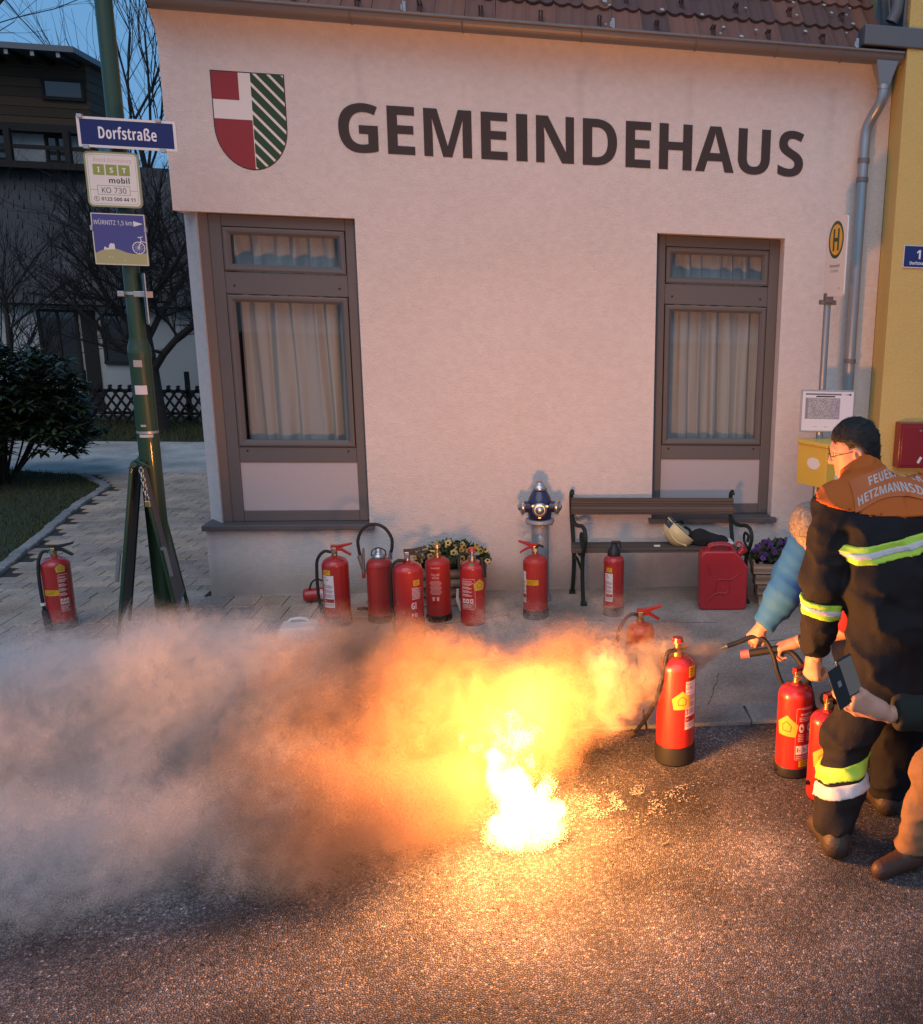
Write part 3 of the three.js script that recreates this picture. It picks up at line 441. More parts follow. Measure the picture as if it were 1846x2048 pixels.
// ---------- lamp post with its signs ----------
M.green = phys([0.018, 0.05, 0.022], 0.45, { clearcoat: 0.3, bumpMap: withBump(GRAIN, 3), bumpScale: 0.001 });
M.galv = std([0.42, 0.43, 0.43], 0.45, { metalness: 0.6 });
M.black = std([0.012, 0.012, 0.012], 0.5);
M.rubber = std([0.012, 0.012, 0.012], 0.65);
M.white = std([0.7, 0.69, 0.66], 0.6);
M.steel = std([0.5, 0.5, 0.48], 0.3, { metalness: 0.9 });
M.brass = std([0.5, 0.36, 0.16], 0.32, { metalness: 0.9 });
const printed = (w, h, draw, rough = 0.5) => std(0xffffff, rough, { map: canvasTex(w, h, draw) });
function plate(w, h, d, r, mat, edge) {   // sheet with a printed front: [front, body]
  const s = new THREE.Shape(), a = w / 2, b = h / 2; s.moveTo(-a + r, -b); s.lineTo(a - r, -b); s.absarc(a - r, -b + r, r, -Math.PI / 2, 0); s.lineTo(a, b - r); s.absarc(a - r, b - r, r, 0, Math.PI / 2); s.lineTo(-a + r, b); s.absarc(-a + r, b - r, r, Math.PI / 2, Math.PI); s.lineTo(-a, -b + r); s.absarc(-a + r, -b + r, r, Math.PI, 1.5 * Math.PI);
  const front = new THREE.ShapeGeometry(s, 6), p = front.attributes.position, u = new Float32Array(p.count * 2); for (let i = 0; i < p.count; i++) { u[2 * i] = p.getX(i) / w + 0.5; u[2 * i + 1] = p.getY(i) / h + 0.5; } front.setAttribute('uv', new THREE.BufferAttribute(u, 2));
  return [front.translate(0, 0, d + 0.0006), new THREE.ExtrudeGeometry(s, { depth: d, bevelEnabled: false, curveSegments: 6 })];
}
{
  const p = thing('lamp_post', 'green steel lamp post with stepped shaft at the corner, chained sandwich board at its foot', 'lamp post', [-2.15, 0, 0.585]);
  part('shaft', lathe([[0.066, -0.03], [0.066, 1.86], [0.07, 1.88], [0.07, 1.93], [0.05, 2.0], [0.049, 6.4], [0.0, 6.4]], 28), M.green, p);
  part('band', [cyl(0.0675, 0.0675, 0.016, 0, 1.36, 0, 28)], M.galv, p);
  const st = (y, h, a, w, m) => part('sticker', new THREE.CylinderGeometry(0.0668, 0.0668, h, 10, 1, true, a - w / 2, w).translate(0, y, 0), m, p);
  st(1.655, 0.06, 0.15, 1.15, std([0.6, 0.55, 0.55], 0.6)); st(1.83, 0.045, 0.1, 0.8, std([0.36, 0.33, 0.31], 0.8)); st(1.415, 0.014, 0.05, 0.5, std([0.4, 0.36, 0.3], 0.8)); st(1.345, 0.02, 0.2, 1.3, std([0.5, 0.47, 0.42], 0.7));
  part('clamp', [cyl(0.053, 0.053, 0.02, 0, 2.275, 0, 24), bx(-0.075, -0.035, 2.262, 2.298, 0.03, 0.06, 0.004), bx(0.02, 0.09, 2.262, 2.3, 0.02, 0.055, 0.004)], M.galv, p);
}
{
  const s = thing('street_sign', 'blue enamel street sign reading Dorfstraße with white border on the lamp post', 'street sign', [-2.04, 3.255, 0.70], 0.02);
  const [f, b] = plate(0.565, 0.178, 0.012, 0.004); 
  part('sign_plate', b, M.white, s);
  part('sign_face', f, printed(1024, 320, (c, w, h) => { c.fillStyle = '#d9d6d2'; c.fillRect(0, 0, w, h); c.fillStyle = '#191d5e'; c.fillRect(30, 26, w - 60, h - 52); c.fillStyle = '#e6e3e0'; c.textAlign = 'center'; c.textBaseline = 'middle'; c.font = 'bold 172px sans-serif'; c.save(); c.translate(w / 2, h / 2 + 2); c.scale(0.68, 1); c.fillText('Dorfstraße', 0, 0); c.restore(); }, 0.3), s);
  part('clip', [bx(-0.275, -0.245, 0.078, 0.1, 0, 0.026, 0.002), bx(0.17, 0.2, 0.078, 0.1, 0, 0.026, 0.002), bx(-0.255, -0.225, -0.1, -0.078, 0, 0.026, 0.002), bx(0.185, 0.215, -0.1, -0.078, 0, 0.026, 0.002)], M.galv, s);
  part('bracket', [bx(-0.13, -0.06, 0.03, 0.06, -0.07, 0, 0.003), bx(-0.13, -0.06, -0.06, -0.03, -0.07, 0, 0.003)], M.galv, s);
}
{
  const s = thing('stop_sign', 'white rounded sign with green squares and mobil KO 730 under the street sign', 'sign', [-2.155, 2.98, 0.685], 0.0);
  const [f, b] = plate(0.315, 0.332, 0.012, 0.03); part('sign_plate', b, M.galv, s);
  part('sign_face', f, printed(768, 810, (c, w, h) => {
    c.fillStyle = '#8c9466'; c.fillRect(0, 0, w, h); c.fillStyle = '#dcd8cf'; c.beginPath(); c.roundRect(26, 26, w - 52, h - 52, 60); c.fill(); c.strokeStyle = '#8c9466'; c.lineWidth = 5; c.beginPath(); c.roundRect(48, 48, w - 96, h - 96, 46); c.stroke();
    c.fillStyle = '#c79a98'; c.font = 'italic 74px serif'; c.textAlign = 'center'; c.fillText('Bezirk Korneuburg', w / 2 + 10, 150, 540);
    ['I', 'S', 'T'].forEach((t, i) => { c.fillStyle = '#8f9a4c'; c.fillRect(112 + i * 180, 186, 160, 158); c.fillStyle = '#eceadf'; c.font = 'bold 104px sans-serif'; c.fillText(t, 192 + i * 180, 303); });
    c.fillStyle = '#2c2b2a'; c.font = 'bold 112px sans-serif'; c.fillText('mobil', 470, 456, 320);
    c.strokeStyle = '#8c8f74'; c.lineWidth = 6; c.beginPath(); c.moveTo(50, 560); c.lineTo(w - 50, 560); c.stroke(); c.fillStyle = '#dcd8cf'; c.fillRect(152, 496, 456, 130); c.strokeStyle = '#55544a'; c.lineWidth = 5; c.strokeRect(152, 496, 456, 130);
    c.fillStyle = '#2c2b2a'; c.font = '112px sans-serif'; c.fillText('KO 730', 380, 602, 400); c.font = 'bold 72px sans-serif'; c.fillText('0123 500 44 11', 436, 716, 530);
    c.strokeStyle = '#2c2b2a'; c.lineWidth = 6; c.beginPath(); c.arc(126, 692, 34, 0, 6.3); c.stroke(); c.lineWidth = 12; c.beginPath(); c.arc(140, 680, 22, 1.7, 3.4); c.stroke();
  }, 0.35), s);
  part('bracket', [bx(-0.06, 0.06, 0.06, 0.09, -0.06, 0, 0.003)], M.galv, s);
}
{
  const s = thing('cycle_sign', 'blue and green cycle route sign to Würnitz on the lamp post', 'sign', [-2.153, 2.618, 0.685], 0.0);
  const [f, b] = plate(0.315, 0.316, 0.01, 0.006); part('sign_plate', b, M.galv, s);
  part('sign_face', f, printed(768, 768, (c, w, h) => {
    c.fillStyle = '#c9c8b8'; c.fillRect(0, 0, w, h); c.save(); c.beginPath(); c.rect(14, 14, w - 28, h - 28); c.clip(); c.fillStyle = '#4a4a86'; c.fillRect(0, 0, w, h);
    c.fillStyle = '#a3a172'; c.beginPath(); c.moveTo(0, 610); c.bezierCurveTo(160, 510, 300, 500, 420, 560); c.bezierCurveTo(560, 610, 660, 600, 768, 570); c.lineTo(768, 768); c.lineTo(0, 768); c.fill();
    c.fillStyle = '#d8d6cf'; c.font = '92px sans-serif'; c.fillText('WÜRNITZ 1,5 km', 30, 168, 560); c.beginPath(); c.moveTo(600, 100); c.lineTo(735, 140); c.lineTo(600, 184); c.fill();
    c.beginPath(); c.moveTo(140, 545); c.lineTo(150, 500); c.lineTo(176, 500); c.lineTo(180, 520); c.lineTo(214, 510); c.lineTo(220, 470); c.lineTo(250, 440); c.lineTo(270, 452); c.lineTo(296, 444); c.lineTo(304, 530); c.fill();
    c.strokeStyle = '#dcdad4'; c.lineWidth = 11; c.beginPath(); c.arc(645, 500, 88, 0, 6.3); c.stroke(); c.lineWidth = 4; for (let i = 0; i < 12; i++) { c.beginPath(); c.moveTo(645, 500); c.lineTo(645 + 86 * Math.cos(i / 12 * 6.28), 500 + 86 * Math.sin(i / 12 * 6.28)); c.stroke(); }
    c.lineWidth = 11; c.beginPath(); c.moveTo(645, 500); c.lineTo(690, 380); c.lineTo(676, 340); c.lineTo(640, 345); c.moveTo(690, 400); c.lineTo(768, 420); c.moveTo(676, 340); c.lineTo(716, 330); c.stroke();
    for (const [x, y] of [[210, 650], [256, 655], [430, 700]]) { c.fillStyle = '#c6c59a'; c.beginPath(); c.arc(x, y, 10, 0, 7); c.fill(); }
    c.restore();
  }, 0.35), s);
  part('clip', [bx(-0.165, -0.15, 0.05, 0.08, 0, 0.02, 0.002), bx(0.15, 0.165, 0.05, 0.08, 0, 0.02, 0.002)], M.galv, s);
}
{ const s = thing('side_sign', 'grey sheet sign seen edge on, clamped to the right of the lamp post', 'sign', [-2.085, 2.25, 0.56], -1.16); const [f, b] = plate(0.3, 0.33, 0.006, 0.02); part('sign_plate', [b, f], M.galv, s); part('bracket', bx(-0.02, 0.02, 0.01, 0.05, -0.04, 0), M.galv, s); }
// ---------- sandwich board straddling the post ----------
{
  const b = thing('sandwich_board', 'green framed sandwich board straddling the lamp post, its two grey panels chained together', 'sandwich board');
  const top = [V(-2.12, 1.17, 0.9), V(-2.25, 1.17, 0.42)], feet = [[V(-2.3, 0, 1.0), V(-2.42, 0, 0.53)], [V(-1.97, 0, 0.82), V(-2.09, 0, 0.34)]];
  const panelM = std([0.13, 0.115, 0.105], 0.75, { bumpMap: withBump(GRAIN, 2), bumpScale: 0.001 });
  feet.forEach((f, k) => {
    const off = k ? 0.025 : -0.025, t0 = top[0].clone().add(V(off, 0, 0)), t1 = top[1].clone().add(V(off, 0, 0));
    const lerp = (a, c, t) => a.clone().lerp(c, t).toArray();
    part('frame', [bar(t0.toArray(), f[0].toArray(), 0.013), bar(t1.toArray(), f[1].toArray(), 0.013), bar(t0.toArray(), t1.toArray(), 0.013), bar(lerp(t0, f[0], 0.86), lerp(t1, f[1], 0.86), 0.011)], M.green, b);
    const q = [lerp(t0, f[0], 0.02), lerp(f[0], t0, 0.14), lerp(f[1], t1, 0.14), lerp(t1, f[1], 0.02)].map((p) => V(...p)), n = q[1].clone().sub(q[0]).cross(q[3].clone().sub(q[0])).normalize().multiplyScalar(0.004), pos = [];
    const qa = q.map((p) => p.clone().add(n)), qb = q.map((p) => p.clone().sub(n)); for (const [i, j, l] of [[0, 1, 2], [0, 2, 3]]) { pos.push(...qa[i].toArray(), ...qa[j].toArray(), ...qa[l].toArray(), ...qb[i].toArray(), ...qb[l].toArray(), ...qb[j].toArray()); }
    const g = new THREE.BufferGeometry(); g.setAttribute('position', new THREE.Float32BufferAttribute(pos, 3)); g.computeVertexNormals(); part('panel', metric(g, 'zy'), panelM, b);
    const m = t0.clone().lerp(f[0], 0.47), m2 = t0.clone().lerp(f[0], 0.64); part('stay', [bar(m.clone().add(V(off * 1.2, 0, 0.012)).toArray(), m2.clone().add(V(off * 1.2, 0, 0.012)).toArray(), 0.012, 0.012, 6), cyl(0.014, 0.014, 0.01).rotateX(Math.PI / 2).translate(m.x + off, m.y, m.z + 0.015)], M.steel, b);
  });
  const links = []; for (let i = 0; i < 7; i++) { const g = new THREE.TorusGeometry(0.017, 0.0045, 6, 12).scale(0.7, 1.25, 1); if (i % 2) g.rotateY(1.4); links.push(g.translate(-2.07 + i * 0.003, 1.16 - i * 0.031, 0.93 + 0.012)); }
  part('chain', links, M.steel, b); part('hinge', [cyl(0.02, 0.02, 0.05).rotateX(1.4).translate(-2.12, 1.19, 0.88), tube([[-2.15, 1.17, 0.92], [-2.12, 1.22, 0.9], [-2.06, 1.2, 0.92], [-2.03, 1.17, 0.9]], 0.008, 14, 6)], M.green, b);
  part('padlock', [rbox(0.035, 0.04, 0.018, 0.005, -2.05, 0.94, 0.945)], M.brass, b);
}
// ---------- hydrant ----------
{
  const h = thing('hydrant', 'silver pillar hydrant with dark blue three way head against the wall', 'hydrant', [0.485, 0, 0.28]);
  const grey = std([0.33, 0.34, 0.36], 0.5, { metalness: 0.3 });
  part('pillar', [lathe([[0.085, 0], [0.085, 0.03], [0.068, 0.05], [0.066, 0.6], [0.07, 0.62], [0.07, 0.635]], 28)], grey, h);
  part('flange', [lathe([[0.0, 0.63], [0.108, 0.632], [0.11, 0.64], [0.11, 0.662], [0.1, 0.668], [0.0, 0.668]], 28), ...[0, 1, 2, 3, 4, 5].map((i) => cyl(0.011, 0.011, 0.016, 0.092 * Math.cos(i * 1.047 + 0.3), 0.615, 0.092 * Math.sin(i * 1.047 + 0.3), 6))], grey, h);
  part('head', [lathe([[0.0, 0.67], [0.088, 0.67], [0.094, 0.69], [0.1, 0.74], [0.098, 0.8], [0.085, 0.84], [0.06, 0.885], [0.05, 0.9], [0, 0.9]], 8).rotateY(0.39), ...[-1, 0, 1].map((k) => cyl(0.048, 0.044, 0.1, 0, 0, 0, 20).rotateX(Math.PI / 2).translate(0, 0.765, 0.025).rotateY(k * 1.35))], phys([0.014, 0.02, 0.075], 0.4, { clearcoat: 0.5 }), h);
  const cap = lathe([[0, 0], [0.056, 0], [0.06, 0.006], [0.06, 0.022], [0.052, 0.03], [0.04, 0.034], [0.032, 0.03], [0.028, 0.044], [0.014, 0.05], [0, 0.05]], 24);
  for (const k of [-1, 0, 1]) part('outlet_cap', [cap.clone().rotateX(Math.PI / 2).scale(0.92, 0.92, 1).translate(0, 0.765, 0.122).rotateY(k * 1.35), ...[0, 1, 2].map((i) => box(0.02, 0.014, 0.02, 0.06 * Math.cos(i * 2.09 + 0.5), 0.06 * Math.sin(i * 2.09 + 0.5) + 0.765, 0.135).rotateY(k * 1.35))], M.steel, h);
  part('top_cap', [lathe([[0.056, 0.895], [0.06, 0.905], [0.058, 0.92], [0.046, 0.94], [0.03, 0.95], [0.028, 0.965], [0, 0.966]], 20)], M.steel, h);
  part('label', [new THREE.PlaneGeometry(0.06, 0.05).translate(0, 0.53, 0.0675)], printed(128, 128, (c) => { c.fillStyle = '#8c9298'; c.fillRect(0, 0, 128, 128); c.fillStyle = '#e8e8ea'; c.textAlign = 'center'; c.font = 'bold 84px sans-serif'; c.fillText('A', 64, 74); c.font = 'bold 40px sans-serif'; c.fillText('><', 64, 112); }), h);
}
// ---------- bench and what lies on it ----------
M.iron = std([0.018, 0.03, 0.024], 0.55, { metalness: 0.3, bumpMap: withBump(GRAIN, 6), bumpScale: 0.002 });
M.oldwood = [[0.085, 0.065, 0.052], [0.07, 0.052, 0.042]].map((c) => { const a = tf(8, 5, 71); return std([c[0] * 2, c[1] * 2, c[2] * 2], 0.85, { map: dataTex(512, (u, v) => { const s = 0.55 + 0.45 * Math.pow(a(u * 0.12, v * 2), 1) + 0.12 * Math.sin(v * 90 + 9 * a(u * 0.1, v)); return [s, s * 0.98, s * 0.96]; }, true, 1), bumpMap: withBump(GRAIN, 3), bumpScale: 0.002 }); });
{
  const b = thing('park_bench', 'weathered wooden bench with curled cast iron ends under the right window', 'bench', [0.745, 0, 0.0], -0.03);
  for (const x of [0, 1.3]) {
    const I = (pts, r) => tube(pts.map(([z, y]) => [x + (z - 0.1) * 0.27, y, z]), r, 28, 8);
    part('end_frame', [I([[0.10, 0], [0.13, 0.12], [0.15, 0.3], [0.13, 0.44], [0.09, 0.6], [0.07, 0.74], [0.075, 0.83], [0.1, 0.845], [0.11, 0.82]], 0.017), I([[0.42, 0.0], [0.4, 0.1], [0.385, 0.24], [0.4, 0.4], [0.44, 0.46], [0.47, 0.55], [0.44, 0.61], [0.36, 0.622], [0.26, 0.6], [0.16, 0.6], [0.1, 0.63]], 0.016), I([[0.14, 0.36], [0.24, 0.4], [0.33, 0.385], [0.41, 0.4]], 0.016), I([[0.4, 0.45], [0.34, 0.5], [0.35, 0.56], [0.41, 0.55], [0.4, 0.5]], 0.011), I([[0.15, 0.3], [0.22, 0.33], [0.3, 0.3], [0.38, 0.26]], 0.011), rbox(0.05, 0.02, 0.07, 0.006, x, 0.01, 0.11), rbox(0.05, 0.02, 0.07, 0.006, x + 0.088, 0.01, 0.425)], M.iron, b);
  }
  const plank = (y, z, h, d, rx, k) => { const g = rbox(1.32, h, d, 0.008, 0, 0, 0, 2), p = g.attributes.position, u = new Float32Array(p.count * 2); for (let i = 0; i < p.count; i++) { const q = 0.004 * fbm(p.getX(i) * 3, k, 0, 2); p.setY(i, p.getY(i) + q); u[2 * i] = p.getX(i) * 0.6 + k * 0.37 + 0.45; u[2 * i + 1] = p.getY(i) * 4 + p.getZ(i) * 4 + k * 0.3; } g.setAttribute('uv', new THREE.BufferAttribute(u, 2)); part('plank', g.rotateX(rx).translate(0.65, y, z), M.oldwood[k % 2], b); };
  plank(0.725, 0.105, 0.135, 0.034, -0.1, 0); plank(0.425, 0.21, 0.032, 0.115, 0, 1); plank(0.43, 0.34, 0.034, 0.12, 0, 2);
}
{
  const h = thing('fire_helmet', 'cream fire helmet lying upside down with its visor on the bench seat', 'helmet', [1.59, 0.553, 0.28], 0);
  const cream = phys([0.70, 0.58, 0.30], 0.35, { clearcoat: 0.4 });
  const shell = new THREE.SphereGeometry(0.122, 32, 20, 0, 6.2832, 0, 1.75).scale(1.16, 1.02, 0.98); const tilt = (g) => g.rotateZ(2.4);
  part('shell', [tilt(shell), tilt(new THREE.TorusGeometry(0.117, 0.008, 8, 40).scale(1.19, 0.95, 1).rotateX(Math.PI / 2).translate(0, -0.018, 0)), tilt(rbox(0.19, 0.012, 0.025, 0.005, 0.0, 0.1, 0)), tilt(tube([[-0.1, 0.045, 0.085], [0, 0.07, 0.097], [0.1, 0.045, 0.085]], 0.009, 16, 6))], cream, h);
  part('visor', tilt(new THREE.SphereGeometry(0.128, 20, 10, 2.35, 1.6, 1.3, 0.6).scale(1.15, 1, 0.95)), phys([0.04, 0.04, 0.045], 0.2, { clearcoat: 0.6 }), h);
  part('lining', [tilt(new THREE.SphereGeometry(0.108, 20, 12, 0, 6.2832, 0, 1.7).scale(1.18, 0.9, 0.93)), tilt(tube([[0.1, -0.03, 0.06], [0.06, -0.07, 0.03], [0.02, -0.06, -0.02]], 0.012, 12, 6)), tilt(tube([[-0.08, -0.03, 0.06], [-0.06, -0.06, 0.0], [-0.02, -0.05, -0.05]], 0.012, 12, 6))], M.black, h);
}
{
  const f = (x, y, z) => { const e = ellip([1.82, 0.465, 0.28], [0.17, 0.07, 0.09])(x, y, z), e2 = ellip([1.75, 0.51, 0.29], [0.07, 0.06, 0.07])(x, y, z); return Math.max(smin(e, e2, 0.05) + 0.02 * fbm(x * 14, y * 14, z * 14, 3), 0.448 - y); };
  single('neck_cloth', iso(f, [1.6, 0.42, 0.14], [2.05, 0.62, 0.42], 0.012), std([0.012, 0.012, 0.014], 0.9), 'crumpled black cloth lying beside the helmet on the bench seat', 'cloth');
  const st = thing('paper_sheet', 'small crumpled white paper on the bench seat left of the helmet', 'paper', [1.40, 0.447, 0.36]); part('sheet', rbox(0.05, 0.014, 0.02, 0.004, 0, 0.007, 0), M.white, st);
  const pp = thing('folded_sack', 'pale folded sack lying at the right end of the bench seat', 'sack', [1.95, 0.447, 0.26]); part('fabric', rbox(0.16, 0.022, 0.16, 0.01, 0, 0.011, 0), M.white, pp);
}
// ---------- jerrycan ----------
{
  const j = thing('jerrycan', 'red steel jerrycan standing before the right end of the bench', 'jerrycan', [1.895, 0, 0.56], -0.05);
  const red = phys([0.42, 0.018, 0.025], 0.4, { clearcoat: 0.3, bumpMap: withBump(GRAIN, 3), bumpScale: 0.0015 });
  const s = new THREE.Shape(); const w = 0.173, h = 0.445; s.moveTo(-w + 0.03, 0); s.lineTo(w - 0.03, 0); s.quadraticCurveTo(w, 0, w, 0.03); s.lineTo(w, h - 0.12); s.lineTo(w - 0.06, h - 0.035); s.lineTo(w - 0.1, h); s.lineTo(-w + 0.04, h); s.quadraticCurveTo(-w, h, -w, h - 0.05); s.lineTo(-w, 0.03); s.quadraticCurveTo(-w, 0, -w + 0.03, 0);
  const body = new THREE.ExtrudeGeometry(s, { depth: 0.12, bevelEnabled: true, bevelSize: 0.016, bevelThickness: 0.02, bevelSegments: 4, curveSegments: 8 }).translate(0, 0.016, -0.06);
  part('body', boxuv(body), red, j);
  const rib = (pts) => part('rib', tube(pts.map(([x, y]) => [x, y, 0.08]), 0.007, 18, 6), red, j);
  rib([[-0.125, 0.36], [-0.105, 0.29]]); rib([[-0.13, 0.07], [-0.06, 0.135], [0.0, 0.14], [0.03, 0.13]]); rib([[0.125, 0.3], [0.05, 0.245], [0.02, 0.25], [-0.05, 0.245], [-0.055, 0.15], [0.04, 0.15], [0.045, 0.24]]);
  part('handle', [0.034, -0.0, -0.034].map((z) => tube([[-0.12, 0.455, z], [-0.11, 0.5, z], [-0.06, 0.515, z], [0.02, 0.515, z], [0.06, 0.5, z], [0.07, 0.45, z]], 0.009, 24, 8)), red, j);
  part('spout', [cyl(0.026, 0.03, 0.045).rotateZ(-0.75).translate(0.125, 0.435, 0), cyl(0.034, 0.034, 0.02).rotateZ(-0.75).translate(0.15, 0.465, 0), tube([[0.09, 0.5, 0], [0.12, 0.535, 0], [0.16, 0.5, 0], [0.185, 0.455, 0]], 0.008, 14, 6)], red, j);
}
// ---------- planters ----------
function planter(label, pos, turn, w, d, h, n, spreadY, flare, petal, group) {
  const p = thing('flower_box', label, 'flower box', pos, turn, group), k = 4, sh = h / k;
  for (let i = 0; i < k; i++) { const f = 1 + flare * ((i + 0.5) / k - 0.5); for (const s of [-1, 1]) { part('slat', boxuv(rbox(w * f, sh - 0.012, 0.02, 0.004, 0, sh * (i + 0.5), s * d / 2 * f), 1), M.slatwood[i % 2], p); part('slat', boxuv(rbox(0.02, sh - 0.012, d * f - 0.022, 0.004, s * (w / 2 * f - 0.01), sh * (i + 0.5) + 0.003, 0), 1), M.slatwood[(i + 1) % 2], p); } }
  for (const a of [-1, 1]) for (const b of [-1, 1]) part('corner_post', rbox(0.03, h - 0.004, 0.03, 0.004, a * (w / 2 - 0.035), h / 2, b * (d / 2 - 0.03)), M.slatwood[1], p);
  part('soil', bx(-w / 2 + 0.02, w / 2 - 0.02, h - 0.08, h - 0.03, -d / 2 + 0.02, d / 2 - 0.02), M.soil, p);
  const leaf = new THREE.BufferGeometry(); leaf.setAttribute('position', new THREE.Float32BufferAttribute([0, 0, 0, -0.012, 0.006, 0.018, 0, 0.002, 0.045, 0, 0, 0, 0, 0.002, 0.045, 0.012, 0.006, 0.018], 3)); leaf.computeVertexNormals();
  const N = 1500, im = new THREE.InstancedMesh(leaf, std([0.035, 0.06, 0.018], 0.7, { side: THREE.DoubleSide }), N), m = new THREE.Matrix4(), q = new THREE.Quaternion(), e = new THREE.Euler();
  const dome = () => { const a = rr(0, 6.28), r = Math.sqrt(rnd()) * 1.12, x = Math.cos(a) * r, z = Math.sin(a) * r; return [x * w / 2, h - 0.02 + Math.sqrt(Math.max(0, 1.3 - r * r)) * spreadY * rr(0.6, 1.0) + 0.02 * fbm(x * 4, z * 4, 1), z * d / 2]; };
  for (let i = 0; i < N; i++) { const c = dome(); e.set(rr(-1.2, 0.6), rr(0, 6.28), rr(-0.5, 0.5), 'YXZ'); const s = rr(0.7, 1.3); m.compose(V(...c), q.setFromEuler(e), V(s, s, s)); im.setMatrixAt(i, m); im.setColorAt(i, C(1, 1, 1).multiplyScalar(rr(0.5, 1.5))); }
  im.name = 'foliage'; im.userData.kind = 'stuff'; p.add(im);
  const pet = []; for (let i = 0; i < 5; i++) pet.push(new THREE.CircleGeometry(0.0125, 8).scale(1, 1.15, 1).translate(0, 0.011, rr(0, 0.002)).rotateX(-0.2).rotateZ(i * 1.2566)); const flower = merge(pet), eye = new THREE.CircleGeometry(0.0095, 7).translate(0, 0, 0.004);
  for (let i = 0; i < n; i++) { const c = dome(), f = part('blossom', flower, petal[Math.floor(rnd() * petal.length)], p); f.position.set(c[0] * 1.06, c[1] + 0.035, c[2] * 1.1 + 0.02); f.rotation.set(rr(-0.9, 0.1), rr(-0.7, 0.7), rr(0, 6)); const y = part('eye', eye, M.pansyEye, f); }
}
M.slatwood = [[0.19, 0.13, 0.085], [0.15, 0.105, 0.07]].map((c) => std(c, 0.85, { map: M.oldwood[0].map, bumpMap: withBump(GRAIN, 3), bumpScale: 0.002 }));
M.slatwood[0].color.setRGB(0.5, 0.37, 0.26); M.slatwood[1].color.setRGB(0.42, 0.31, 0.22);
M.pansyEye = std([0.05, 0.015, 0.012], 0.8, { side: THREE.DoubleSide });
const pet = (c) => std(c, 0.75, { side: THREE.DoubleSide });
planter('wooden flower box of yellow pansies behind the row of red extinguishers', [-0.19, 0, 0.26], 0.02, 0.5, 0.26, 0.3, 46, 0.17, 0.08, [pet([0.55, 0.33, 0.05]), pet([0.5, 0.26, 0.06]), pet([0.55, 0.42, 0.16])]);
planter('wooden flower box of purple flowers right of the bench', [2.42, 0, 0.42], -0.12, 0.46, 0.34, 0.36, 60, 0.13, 0.35, [pet([0.06, 0.02, 0.16]), pet([0.09, 0.03, 0.2]), pet([0.04, 0.015, 0.11])]);
// ---------- bus stop, letter box, wall fittings ----------
{
  const s = thing('bus_stop', 'grey bus stop pole carrying a round H sign and a framed timetable', 'bus stop', [2.667, 0, 0.4]);
  part('pole', [cyl(0.027, 0.027, 2.44, 0, -0.02, 0, 20)], M.zinc, s);
  part('clamp', [bx(-0.06, 0.06, 2.355, 2.39, -0.03, 0.035, 0.004), bx(-0.03, 0.03, 2.37, 2.44, -0.02, 0.05, 0.004)], M.oldzinc, s);
  const sg = new THREE.Group(); sg.name = 'stop_flag'; sg.position.set(0.0, 2.7, 0.155); sg.rotation.y = -Math.PI / 2 + 0.1; s.add(sg);
  const [f, b] = plate(0.36, 0.57, 0.012, 0.03); part('sheet', [b], M.white, sg);
  part('sign_face', f, printed(512, 810, (c, w, h) => { c.fillStyle = '#dedad4'; c.fillRect(0, 0, w, h); c.fillStyle = '#1d4a2c'; c.beginPath(); c.arc(256, 232, 190, 0, 7); c.fill(); c.fillStyle = '#e0aa28'; c.beginPath(); c.arc(256, 232, 156, 0, 7); c.fill(); c.fillStyle = '#1d4a2c'; c.fillRect(178, 120, 44, 224); c.fillRect(290, 120, 44, 224); c.fillRect(178, 212, 156, 40); c.fillStyle = '#3a3836'; c.textAlign = 'center'; c.font = 'bold 44px sans-serif'; c.fillText('Hetzmannsdorf', 256, 512, 260); c.font = '40px sans-serif'; c.fillText('Dorfstraße', 256, 562, 200); c.font = '38px sans-serif'; c.fillStyle = '#8a8680'; c.fillText('VOR', 392, 742); }, 0.45), sg);
  const tt = new THREE.Group(); tt.name = 'timetable'; tt.position.set(0.04, 1.545, 0.035); tt.rotation.y = -0.06; s.add(tt);
  part('frame', [bx(-0.215, 0.215, -0.165, 0.165, -0.006, 0.008, 0.004)], M.galv, tt);
  part('sheet', new THREE.PlaneGeometry(0.405, 0.305).translate(0, 0, 0.0095), printed(1024, 772, (c, w, h) => { c.fillStyle = '#d9d8de'; c.fillRect(0, 0, w, h); c.fillStyle = '#77777c'; c.fillRect(60, 36, 720, 34); c.fillStyle = '#2e2e33'; c.font = 'bold 36px sans-serif'; c.fillText('1 / 680', 830, 66); c.fillRect(940, 34, 34, 38); c.fillRect(270, 84, 380, 26); c.fillStyle = '#b4b4b6'; c.fillRect(60, 122, 700, 420); c.fillStyle = '#8f8f94'; for (let i = 0; i < 26; i++) c.fillRect(60, 128 + i * 16, 700, 3); for (let i = 0; i < 26; i++) c.fillRect(150 + i * 24, 122, 2, 420); c.fillStyle = '#a9a4b4'; c.fillRect(610, 128, 140, 400); c.fillStyle = '#4a4a50'; for (let i = 0; i < 500; i++) c.fillRect(150 + Math.floor(rnd() * 25) * 24 + 4, 130 + Math.floor(rnd() * 26) * 16, 14, 8); for (let i = 0; i < 26; i++) c.fillRect(66, 131 + i * 16, 40 + rnd() * 40, 7); c.fillStyle = '#3b3b40'; c.font = '22px sans-serif'; for (const x of [240, 460, 680, 840]) { c.fillRect(x, 690, 12, 12); c.fillRect(x + 20, 694, 60, 5); } }, 0.25), tt);
}
